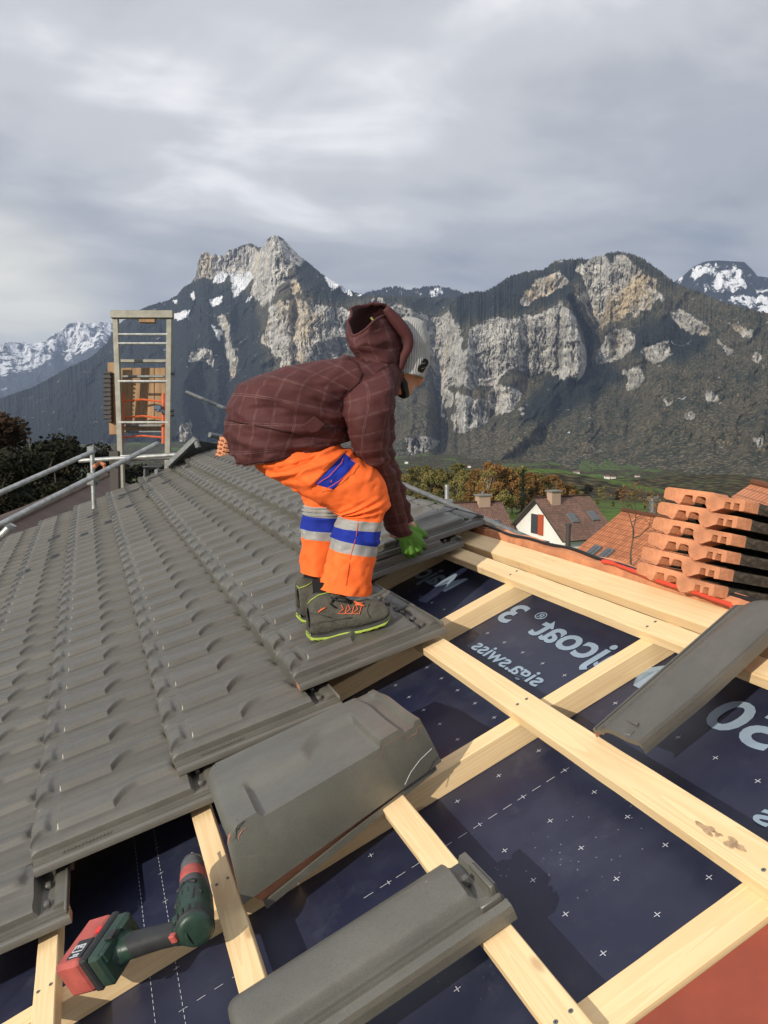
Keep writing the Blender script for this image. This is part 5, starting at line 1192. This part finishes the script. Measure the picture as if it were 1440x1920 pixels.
patch([(551,896),(618,832),(648,848),(580,918)],Rn,.010,'pocket',M['orange'],to,20,12,.0008)
patch([(575,870),(620,830),(650,846),(606,886)],Rn,.012,'pocket_flap',M['orange'],to,14,12,.002)
# piping along the thigh patch and shin seams
pp=MB()
for L_ in ([(650,844),(640,868),(617,893),(578,918)],[(667,868),(655,885),(636,902),(612,917),(596,920)]): pp.tube([on_loft(x,y,Rn,.012) for x,y in L_],.0011,5)
for L_ in ([(672,975),(668,1005),(658,1040),(652,1075),(648,1106)],): pp.tube([on_loft(x+(xx-x)*t,y+(yy-y)*t,Rn,.0012) for (x,y),(xx,yy) in zip(L_[:-1],L_[1:]) for t in (0,.25,.5,.75)],.0010,5)
pp.build('seams',mat('orange_seam',(0.8,0.10,0.02),0.7),to,smooth=True)
# socks
for nm,a_,b_ in (('n',on:=at(607,1088,YN),at(610,1140,YN)),('f',at(592,1058,YF_+.01),at(583,1120,YF_+.01))):
    s_=MB(); s_.tube([a_,(a_+b_)/2,b_],[.036,.035,.036],20); s_.build('sock',M['sock'],wk,smooth=True)
# boots
def boot(top,bot,Yh,Yt,wid,par_label=None):
    n=len(top); secs_=[]; Rr=[];Rs_=[]
    be2=MB(); so=MB(); so2=MB()
    for i in range(41):
        t=i/40; a=cr(top,t); b_=cr(bot,t); Yc=Yh+(Yt-Yh)*t; w=float(cr([[v] for v in wid],t)[0])
        T=at(a[0],a[1],Yc); B=at(b_[0],b_[1],Yc); H=B*.8+T*.2*1.0; B2=B+(T-B)*min(.5,.010/np.linalg.norm(T-B))
        ring=[]
        for j in range(24):
            th=2*math.pi*j/24; cc,ss=math.cos(th),math.sin(th); x=math.copysign(abs(cc)**(.75),cc); y=math.copysign(abs(ss)**(.8),ss)
            wz=w*(1.0 if cc<0 else (1-.30*abs(cc)))
            c=(T+B2)/2; q=c+(T-B2)/2*x+YV*wz*y; v=Vector((q*40).tolist()); ring.append(q+norm(q-c)*.0016*(mnoise.noise(v)))
        Rr.append(ring)
        r2=[];r3=[]
        for j in range(24):
            th=2*math.pi*j/24; cc,ss=math.cos(th),math.sin(th); x=math.copysign(abs(cc)**.4,cc); y=math.copysign(abs(ss)**.4,ss)
            tread=.002*(1 if (i%3==0) else -1) if cc<-.3 else 0
            c=B+(T-B)*0; up_=norm(T-B); r2.append(B2+up_*(.0045*x+.002)+YV*(w+.004)*y); r3.append(B+up_*(.0055*x+.005+tread)+YV*(w+.003)*y)
        Rs_.append((r2,r3))
    be2.grid(Rr,closeu=True); be2.f+=[tuple(range(24)),tuple(range(40*24,41*24))]; be2.m+=[0,0]
    bo_=be2.build('boot',[M['boot']],wk,smooth=True)
    so.grid([r[1] for r in Rs_],closeu=True); so.f+=[tuple(range(24)),tuple(range(40*24,41*24))]; so.m+=[0,0]; so.build('sole',M['lime'],bo_,auto=40)
    so2.grid([r[0] for r in Rs_],closeu=True); so2.f+=[tuple(range(24)),tuple(range(40*24,41*24))]; so2.m+=[0,0]; so2.build('midsole',M['boot2'],bo_,auto=40)
    return bo_,Rr
top=[(577,1140),(578,1122),(592,1112),(612,1109),(632,1110),(648,1120),(664,1126),(684,1125),(704,1125),(719,1130),(726,1142)]
bot=[(580,1186),(579,1195),(595,1195),(612,1193),(628,1188),(644,1184),(660,1182),(680,1177),(700,1171),(717,1164),(727,1152)]
wid=[.020,.030,.034,.035,.036,.038,.041,.043,.042,.038,.022]
bo1,Rb=boot(top,bot,2.425,2.315,wid)
# toe cap, laces, trim
def on_boot(px,py,off=.002):
    Pn=np.array(Rb).reshape(-1,3); q=np.array(proj(Pn)).T; d=(q[:,0]-px)**2+(q[:,1]-py)**2; cand=np.argsort(d)[:8]; j=cand[np.argmin((Pn@FW)[cand])]; return ray(px,py)*(((Pn[j]@FW)-off)/F)
lc=MB()
for x in (640,653,667): lc.tube([on_boot(x,1134),on_boot(x+4,1142),on_boot(x-6,1150),on_boot(x+7,1151,.0022),on_boot(x+11,1136)],.0018,5)
for L_ in ([(664,1128),(672,1131),(680,1131)],[(666,1133),(676,1134),(683,1136)]): lc.tube([on_boot(*q,.004) for q in L_],.003,5)
lc.build('lace_loops',M['lace'],bo1,smooth=True)
lb=MB()
for L_ in ([(620,1120),(632,1126),(645,1128),(660,1128)],[(622,1128),(630,1120),(645,1120),(655,1132)],[(625,1124),(618,1132),(630,1140)]): lb.tube([on_boot(*q,.005) for q in L_],.0026,6)
lb.build('laces',M['lace2'],bo1,smooth=True)
lm=MB(); lm.tube([on_boot(577,1133),on_boot(582,1126,.0),on_boot(596,1116,.0),on_boot(615,1111),on_boot(632,1111)],.0016,6); lm.build('collar_trim',M['lime'],bo1,smooth=True)
lg=MB(); lg.tube([on_boot(597,1148),on_boot(603,1143),on_boot(611,1139)],.0028,5); lg.build('side_mark',M['lace'],bo1,smooth=True)
cb=MB()
for L_ in ([(582,1172),(600,1166),(622,1164),(640,1160),(660,1158)],[(692,1132),(688,1145),(694,1158)],[(583,1150),(600,1152),(620,1158)]): cb.tube([on_boot(*q,.001) for q in L_],.0016,5)
cb.build('stitching',M['boot2'],bo1,smooth=True)
top=[(558,1105),(556,1090),(566,1083),(582,1084),(596,1090),(606,1112),(616,1118),(626,1128)]
bot=[(562,1150),(560,1160),(572,1163),(586,1158),(598,1152),(608,1146),(618,1140),(628,1134)]
Rb_old=Rb
bo2,Rb=boot(top,bot,2.63,2.575,[.022,.032,.036,.037,.038,.040,.038,.015])
lm=MB(); lm.tube([on_boot(556,1098),on_boot(561,1103),on_boot(575,1098),on_boot(590,1089)],.0018,6); lm.build('collar_trim',M['lime'],bo2,smooth=True)
# glove: palm and five separate fingers closing over the tile edge
GYc=2.80
def gp(x,y,dy=0): return at(x,y,GYc+dy)
gl=[('t',[gp(753,1000,-.01),gp(764,1008,-.02),gp(774,1016,-.02)],[.031,.035,.034]),
 ('t',[gp(765,1000,.01),gp(780,1010,.01)],[.026,.026]),('t',[gp(757,1010,-.03),gp(766,1024,-.035)],[.024,.022]),
 ('t',[gp(755,1016,-.045),gp(760,1034,-.052),gp(767,1043,-.030)],[.013,.0125,.0105]),
 ('t',[gp(764,1016,-.045),gp(771,1035,-.050),gp(777,1041,-.026)],[.014,.013,.011]),
 ('t',[gp(773,1012,-.035),gp(783,1030,-.043),gp(788,1036,-.020)],[.014,.013,.011]),
 ('t',[gp(780,1008,-.020),gp(792,1021,-.032),gp(797,1027,-.010)],[.013,.0125,.0105]),
 ('t',[gp(770,994,.01),gp(786,997,.015),gp(797,1004,.02)],[.018,.015,.012])]
go=organic('glove',gl,.0036,M['green'],wk,2)
gt=MB()
for p_,r_ in ((gp(796,1024,-.022),.0125),(gp(787,1034,-.032),.012),(gp(798,1005,.02),.0125)): mb_sphere(gt,p_,(r_,r_,r_))
gt.build('fingertips',M['gpalm'],go,smooth=True)
cf=MB(); cf.tube([gp(744,990,-.0),gp(757,1004,-.01)],[.033,.032],20); cf.build('knit_cuff',M['green'],go,smooth=True)
lb=MB(); lb.box(gp(745,1018,-.04),RX*.004,UP*.011+RX*.004,FW*.002); lb.build('wrist_tag',M['lace2'],go)
gf=lambda x,y,d=0: gp(x,y,d)+YV*0
gl=[('t',[gf(772,990,.17),gf(780,1003,.17)],[.028,.030]),('t',[gf(778,1004,.12),gf(782,1018,.11),gf(788,1024,.13)],[.012,.011,.009]),('t',[gf(780,1004,.145),gf(785,1017,.135),gf(790,1022,.15)],[.012,.011,.009]),('t',[gf(782,1003,.17),gf(787,1015,.16),gf(791,1020,.175)],[.012,.011,.009]),('t',[gf(784,1001,.195),gf(789,1012,.185),gf(793,1016,.20)],[.011,.010,.009]),('t',[gf(776,994,.15),gf(786,996,.15),gf(792,1001,.15)],[.013,.012,.010])]
organic('glove',gl,.0045,M['green'],wk,3)
# ------------------------------------------------------------ cordless drill
M['dgreen']=mat('dark_green_plastic',(0.018,0.045,0.032),0.42,noise=(30,0.25),bump=(120,0.1)); M['dblack']=mat('black_rubber_grip',(0.022,0.023,0.025),0.6,noise=(40,0.3)); M['dred']=mat('dusty_red_plastic',(0.42,0.085,0.07),0.5,noise=(25,0.25)); M['dgrey']=mat('grey_chuck',(0.12,0.12,0.125),0.4,0.4,noise=(40,0.2)); M['brass']=mat('gold_bit',(0.60,0.48,0.28),0.35,0.7)
Cc=onroof(361,1618,.945); Rr_=onroof(366,1735,.925); Bc=onroof(196,1783,.950)
dx=norm(Cc-Rr_); hx=(Bc-Rr_); hx=norm(hx-dx*(hx@dx)*0.0); dz=norm(np.cross(hx,dx)); dz=dz if dz@N>0 else -dz; hy=np.cross(dz,hx)
dr=empty('cordless_drill',Rr_-N*.05,'green and red cordless drill lying on the counter batten beside the tiles','drill')
LB=np.linalg.norm(Cc-Rr_); print('drill',LB,np.linalg.norm(Bc-Rr_))
def lathe(mb,o,ax,prof,n=28,m=0,sq=None,shift=None):
    a=norm(np.cross(ax,dz)); b=np.cross(a,ax); P=[]
    for t,r in prof:
        P.append([o+ax*t+(a*math.cos(2*math.pi*j/n)*r+b*math.sin(2*math.pi*j/n)*r*(1.0)) for j in range(n)])
    mb.grid(P,m,closeu=True,flip=True); k=len(P); base=len(mb.v)-k*n; mb.f+=[tuple(range(base,base+n)),tuple(range(base+(k-1)*n,base+k*n))[::-1]]; mb.m+=[m,m]
b=MB(); lathe(b,Rr_,dx,[(-.022,.020),(-.021,.029),(-.014,.034),(.03,.0365),(LB*.34,.036),(LB*.42,.033),(LB*.50,.030)]); hs=b.build('motor_housing',M['dgreen'],dr,smooth=True)
b=MB()
for k in range(6):
    a_=norm(np.cross(dx,dz)); an=-.9+k*.36; d_=a_*math.sin(an)+dz*math.cos(an)
    b.box(Rr_+dx*.004+d_*.0345,dx*.010,np.cross(dx,d_)*.0016,d_*.003)
    b.box(Rr_+dx*.072+d_*.0335,dx*.008,np.cross(dx,d_)*.0016,d_*.003)
b.build('air_vents',M['dblack'],hs)
b=MB(); lathe(b,Rr_,dx,[(-.012,.0350),(-.008,.0362),(-.003,.0362),(-.001,.0350)]); b.build('rear_seam',M['dblack'],hs,smooth=True)
b=MB(); a_=norm(np.cross(dx,dz))
for s_ in (-1,1):
    for p_,q_ in (((.035,.4),(.095,.6)),((.055,.9),(.105,.2)),((.095,.6),(.112,.1))): 
        d1=a_*s_*math.sin(p_[1])+dz*math.cos(p_[1]); d2=a_*s_*math.sin(q_[1])+dz*math.cos(q_[1]); b.tube([Rr_+dx*p_[0]+d1*.036,Rr_+dx*q_[0]+d2*.031],.0035,6)
b.build('armour_ribs',M['dblack'],hs,smooth=True)
b=MB(); lathe(b,Rr_,dx,[(LB*.49,.031),(LB*.51,.029),(LB*.60,.0285),(LB*.62,.0262)]); b.build('torque_ring',M['dgrey'],dr,smooth=True)
b=MB(); lathe(b,Rr_,dx,[(LB*.62,.0262),(LB*.63,.0274),(LB*.78,.0268),(LB*.79,.0258)]); b.build('red_ring',M['dred'],dr,smooth=True)
b=MB(); lathe(b,Rr_,dx,[(LB*.79,.0255),(LB*.94,.0250),(LB+.001,.0215),(LB+.003,.012),(LB+.003,.004)]); b.build('chuck',M['dgrey'],dr,smooth=True)
b=MB(); lathe(b,Rr_,dx,[(LB+.001,.0032),(LB+.012,.0032),(LB+.013,.0024),(LB+.040,.0024),(LB+.0405,.0034),(LB+.044,.0030)],10)
for k in range(15): b.tube([Rr_+dx*(LB+.003+k*.0026)+a_*.0028,Rr_+dx*(LB+.0045+k*.0026)+dz*.003,Rr_+dx*(LB+.006+k*.0026)-a_*.0028],.0007,4)
b.build('drill_bit',M['brass'],dr,smooth=True)
LH=np.linalg.norm(Bc-Rr_)
b=MB()
def hring(t,w,h): return [Rr_+hx*t+hy*(w*math.copysign(abs(math.cos(q))**.8,math.cos(q)))+dz*(h*math.copysign(abs(math.sin(q))**.8,math.sin(q))-.004) for q in [2*math.pi*j/24 for j in range(24)]]
b.grid([hring(t,w,h) for t,w,h in [(.0,.030,.024),(.02,.029,.024),(.035,.024,.021),(.05,.0215,.019),(.08,.021,.018),(.105,.0215,.0185),(LH-.062,.027,.021),(LH-.048,.040,.027)]],closeu=True); hd_=b.build('handle',M['dgreen'],dr,smooth=True)
b=MB(); b.grid([hring(t,w,h) for t,w,h in [(.036,.0245,.0215),(.05,.0225,.0197),(.08,.022,.019),(.105,.0225,.0195),(LH-.066,.0262,.0208)]],closeu=True); b.build('rubber_grip',M['dblack'],hd_,smooth=True)
b=MB(); mb_sphere(b,Rr_+hx*.030+dz*.017-hy*.004,(.014,.014,.009)); b.build('grip_dome',M['dgreen'],hd_,smooth=True)
b=MB(); b.box(Rr_+hx*.028+hy*.030+dz*.008,hx*.007,hy*.006,dz*.008,0,.002); b.build('red_switch',M['dred'],hd_)
b=MB(); bx=Rr_+hx*(LH-.034); b.box(bx+hy*.002,hx*.016,hy*.060,dz*.034,0,.006); b.box(bx+hx*-.01+hy*.03+dz*.02,hx*.010,hy*.022,dz*.012,0,.003); b.box(bx-hy*.03+hx*-.008+dz*.012,hx*.012,hy*.016,dz*.018,0,.003); foot=b.build('battery_foot',M['dgreen'],dr)
b=MB(); b.box(bx-hx*.014+hy*.008+dz*.036,hx*.010,hy*.012,dz*.0025,0,.001); b.build('latch',M['dblack'],foot)
b=MB(); by=Rr_+hx*(LH+.012); b.box(by-hx*.022+hy*.0,hx*.009,hy*.064,dz*.037,0,.004); b.build('battery_band',M['dblack'],dr)
b=MB(); b.box(by+hx*.018,hx*.033,hy*.064,dz*.037,0,.008); bat=b.build('battery',M['dred'],dr)
b=MB(); b.box(by+hx*.006+hy*.026+dz*.0365,hx*.019,hy*.024,dz*.0012,0,.0005); sk=b.build('sticker',M['dblack'],bat)
b=MB(); b.box(by-hx*.010+hy*-.018+dz*.036,hx*.007,hy*.007,dz*.002,0,.0008); b.build('release_button',mat('bright_red',(0.75,0.03,0.02),0.4),bat)
b=MB()
for x0,x1,y0,y1 in ((-.012,.016,.012,.014),(-.012,-.010,.012,.030),(.014,.016,.012,.030),(-.012,.016,.028,.030),(-.010,.006,.036,.0385),(-.010,.012,.041,.043)): b.box(by+hx*((x0+x1)/2+.006)+hy*((y0+y1)/2+.004)+dz*.0382,hx*(x1-x0)/2,hy*(y1-y0)/2,dz*.0004)
b.build('sticker_frame',M['printw'],sk)
def dtext(body,o,X,Y_,Z,size,m,par,name='lettering',bold=.03):
    cu=bpy.data.curves.new(name,'FONT'); cu.body=body; cu.size=size; cu.offset=bold*size; cu.extrude=.0003; t=bpy.data.objects.new('tmp',cu); me=bpy.data.meshes.new_from_object(t); bpy.data.objects.remove(t)
    co=np.array([x.co[:] for x in me.vertices]); W=np.array([o+X*x+Y_*y+Z*z for x,y,z in co]); o0=np.zeros(3); p_=par
    while p_ is not None: o0=o0+np.array(p_.location); p_=p_.parent
    me.vertices.foreach_set('co',(W-o0).ravel()); me.materials.clear(); me.materials.append(m); oo=bpy.data.objects.new(name,me); COL.objects.link(oo); oo.parent=par
dtext('LiHD',by+hy*.0175+hx*.020+dz*.0385,-hx,hy,dz,.0115,M['printw'],sk)
dtext('DA',by+hy*-.052+hx*.016+dz*.0362,hy,hx*-1,dz,.024,M['lace2'],bat)
# ------------------------------------------------------------ scaffold and hoist beyond the gable
def pipe(name,label,pts,r,m='galv',cat='pipe',group=None,n=14):
    b=MB(); b.tube(pts,r,n); return tagit(b.build(name,M[m],smooth=False,auto=50,origin=pts[0]),label,cat,group)
pipe('scaffold_pipe','long grey steel pipe passing behind the worker and down along the ridge',[dp(350,735,12.4),dp(1152,1078,6.1)],.0245,'galvd')
p0=dp(838,972,8.0); p1=dp(838,909,8.0); po=empty('scaffold_post',p0,'short upright steel post clamped to the long pipe, right of the glove','post'); b=MB(); b.tube([p0-UZ*.6,p1],.023,14); b.build('tube',M['galv'],po,auto=50); b=MB(); c=dp(842,941,7.95); b.box(c,RX*.04,UP*.028,FW*.035,0,.006); b.tube([c-FW*.05-RX*.03,c-FW*.05+RX*.03],.012,8); b.build('coupler',M['galvd'],po)
pipe('guard_rail','upper pale guard rail pipe at the left picture edge',[dp(-120,977,6.6),dp(176,846,8.2)],.0235,'galv','guard rail','guard rails of the scaffold at left')
pipe('guard_rail','lower pale guard rail pipe crossing in front of the scaffold post',[dp(-120,1046,5.6),dp(294,832,8.3)],.0235,'galv','guard rail','guard rails of the scaffold at left')
pb=dp(176,958,8.3); po=empty('scaffold_post',pb,'scaffold post with couplers holding the two left guard rails','post'); b=MB(); b.tube([pb-UZ*1.5,dp(172,836,8.3)],.0235,14); b.build('tube',M['galv'],po,auto=50)
for y in (842,892,905):
    b=MB(); c=dp(173,y,8.22); b.box(c,RX*.045,UP*.028,FW*.035,0,.008); b.tube([c-FW*.05+RX*.03-UP*.03,c-FW*.05+RX*.03+UP*.04],.010,8); b.tube([c+RX*.05,c+RX*.075],.014,6); b.build('coupler',M['galvd'],po)
b=MB(); c=dp(190,870,8.2); b.tube([dp(176,876,8.2),dp(186,868,8.2),dp(196,872,8.2)],.022,8); b.tube([dp(196,868,8.2),dp(194,890,8.2)],.014,8); b.build('orange_clamp',mat('rusty_clamp',(0.52,0.2,0.1),.7),po,auto=40)
pipe('ledger_pipe','horizontal steel pipe behind the lower guard rail end',[dp(148,864,9.0),dp(342,852,9.0)],.024,'galv','pipe')
pipe('ledger_pipe','second darker horizontal pipe running through the hoist foot',[dp(205,862,9.4),dp(330,858,9.4)],.022,'galvd','pipe')
pipe('pipe_end','short pale pipe end sticking out above the dark ridge hood',[dp(393,815,9.6),dp(440,825,9.9)],.03,'galvd','pipe')
# gutter bracket
b=MB(); b.tube([dp(-30,1006,7.2),dp(4,1003,7.2),dp(22,985,7.2)],.035,10); b.tube([dp(18,990,7.15),dp(22,983,7.15)],.045,10); tagit(b.build('downpipe_elbow',M['galv'],auto=40,origin=dp(4,1003,7.2)),'pale metal gutter elbow at the left picture edge below the barn roof','gutter')
# ladder hoist
HD=10.6
q=lambda x,y,d=0: dp(x,y,HD+d)
ls=empty('ladder_hoist',q(226,925),'upright aluminium ladder hoist frame with rungs standing beyond the far gable','hoist')
def bar(mb,a,b_,w,d,m=0):
    ax=norm(b_-a); s_=norm(np.cross(ax,FW)); mb.box((a+b_)/2,(b_-a)/2,s_*w/2,np.cross(ax,s_)*d/2,m,.004)
for a,b_ in (((217,597),(229,925)),((318,597),(314,925))):
    mb=MB(); bar(mb,q(*a),q(*b_),.068,.07); mb.build('rail',M['alu'],ls)
mb=MB(); bar(mb,q(209,590,-.03),q(325,590,-.03),.095,.09); mb.build('head_beam',M['alu'],ls)
mb=MB(); bar(mb,q(262,601),q(292,601),.06,.08); mb.build('head_pulley',M['ply'],ls)
for y in (627,644,715,792,745+110):
    mb=MB(); mb.tube([q(222,y,-.02),q(315,y,-.02)],.017,10); mb.build('rung',M['galv'],ls)
mb=MB(); bar(mb,q(205,700,.1),q(208,792,.1),.06,.12)
for k in range(11): mb.box(q(203,700+k*8.4,.08),RX*.05,UP*.012,FW*.06)
mb.build('rack',M['fascia'],ls)
for y in (720,790,798): 
    mb=MB(); mb.tube([q(321,y-20,-.03),q(326,y-20,-.03)],.02,8); mb.build('bolt',M['black'],ls)
pf=empty('hoist_platform',q(268,806,.25),'wooden load platform hanging in the ladder hoist with orange steel carriage','platform')
w_=MB(); 
for k in range(4):
    x0=227+k*21; mb=MB(); a=q(x0+10.5,690,.33+.02); b_=q(x0+10.5,806,.28); bar(mb,a,b_,.140,.025); mb.build('board',M['ply'],pf)
mb=MB(); bar(mb,q(223,677,.28),q(314,677,.28),.04,.05); mb.build('top_edge',M['alu'],pf)
for y in (706,798,809):
    mb=MB(); bar(mb,q(230,y,.20),q(308,y,.20),.03,.05); mb.build('cross_bar',M['galvd'],pf)
for x in (229,307):
    mb=MB(); mb.tube([q(x,738,.10),q(x,832,.10)],.030,8); mb.build('carriage_post',M['oxide'],pf)
for y0,y1 in ((752,753),(783,784),(820,820)):
    mb=MB(); mb.tube([q(232,y0,.12),q(268,y0-3,.16),q(303,y1,.12)],.014,6); mb.build('carriage_bar',M['oxide'],pf)
mb=MB(); mb.box(q(297,765,.02),RX*.05,UP*.03,FW*.05,0,.01); mb.tube([q(297,768,0),q(298,772,0)],.03,8); mb.tube([q(300,768,0),q(315,776,0)],.02,6); mb.build('winch_motor',mat('blue_grey_motor',(0.06,0.09,0.14),.5),pf)
mb=MB(); bar(mb,q(210,680,.15),q(213,815,.15),.10,.05); mb.build('side_board',M['ply'],pf)
# foot of the hoist and ridge metalwork
b=MB(); bar(b,dp(215,846,9.2),dp(217,945,9.2),.10,.08); tagit(b.build('timber_post',M['fascia'],origin=dp(216,925,9.2)),'dark post at the foot of the ladder hoist','post')
vb=empty('roof_safety_hook',dp(284,900,9.3),'grey metal bracket assembly on the far gable edge below the hoist','bracket')
for (x0,y0,x1,y1) in ((270,874,293,878),(272,878,276,905),(292,880,300,892)):
    mb=MB(); mb.box(dp((x0+x1)/2,(y0+y1)/2,9.3),RX*(x1-x0)/2*9.3/F,UP*(y1-y0)/2*9.3/F,FW*.07,0,.01); mb.build('plate',M['galvd'],vb)
# dark metal hood at the far end of the ridge
hd=empty('ridge_hood',dp(370,860,9.0),'dark metal clad hood at the far end of the ridge above the last tiles','hood')
b=MB(); F0=[dp(316,878,8.9),dp(368,826,8.9),dp(430,835,9.3),dp(430,872,9.3)]
o_=FW*.5
b.add(F0+[p+o_ for p in F0],[(0,1,2,3),(7,6,5,4),(0,4,5,1),(1,5,6,2),(2,6,7,3),(3,7,4,0)]); b.build('cladding',M['grey'],hd)
b=MB(); bar(b,dp(314,874,8.8),dp(368,822,8.8),.05,.12); bar(b,dp(366,823,8.8),dp(372,840,8.8),.04,.1); b.build('edge_trim',M['galvd'],hd)
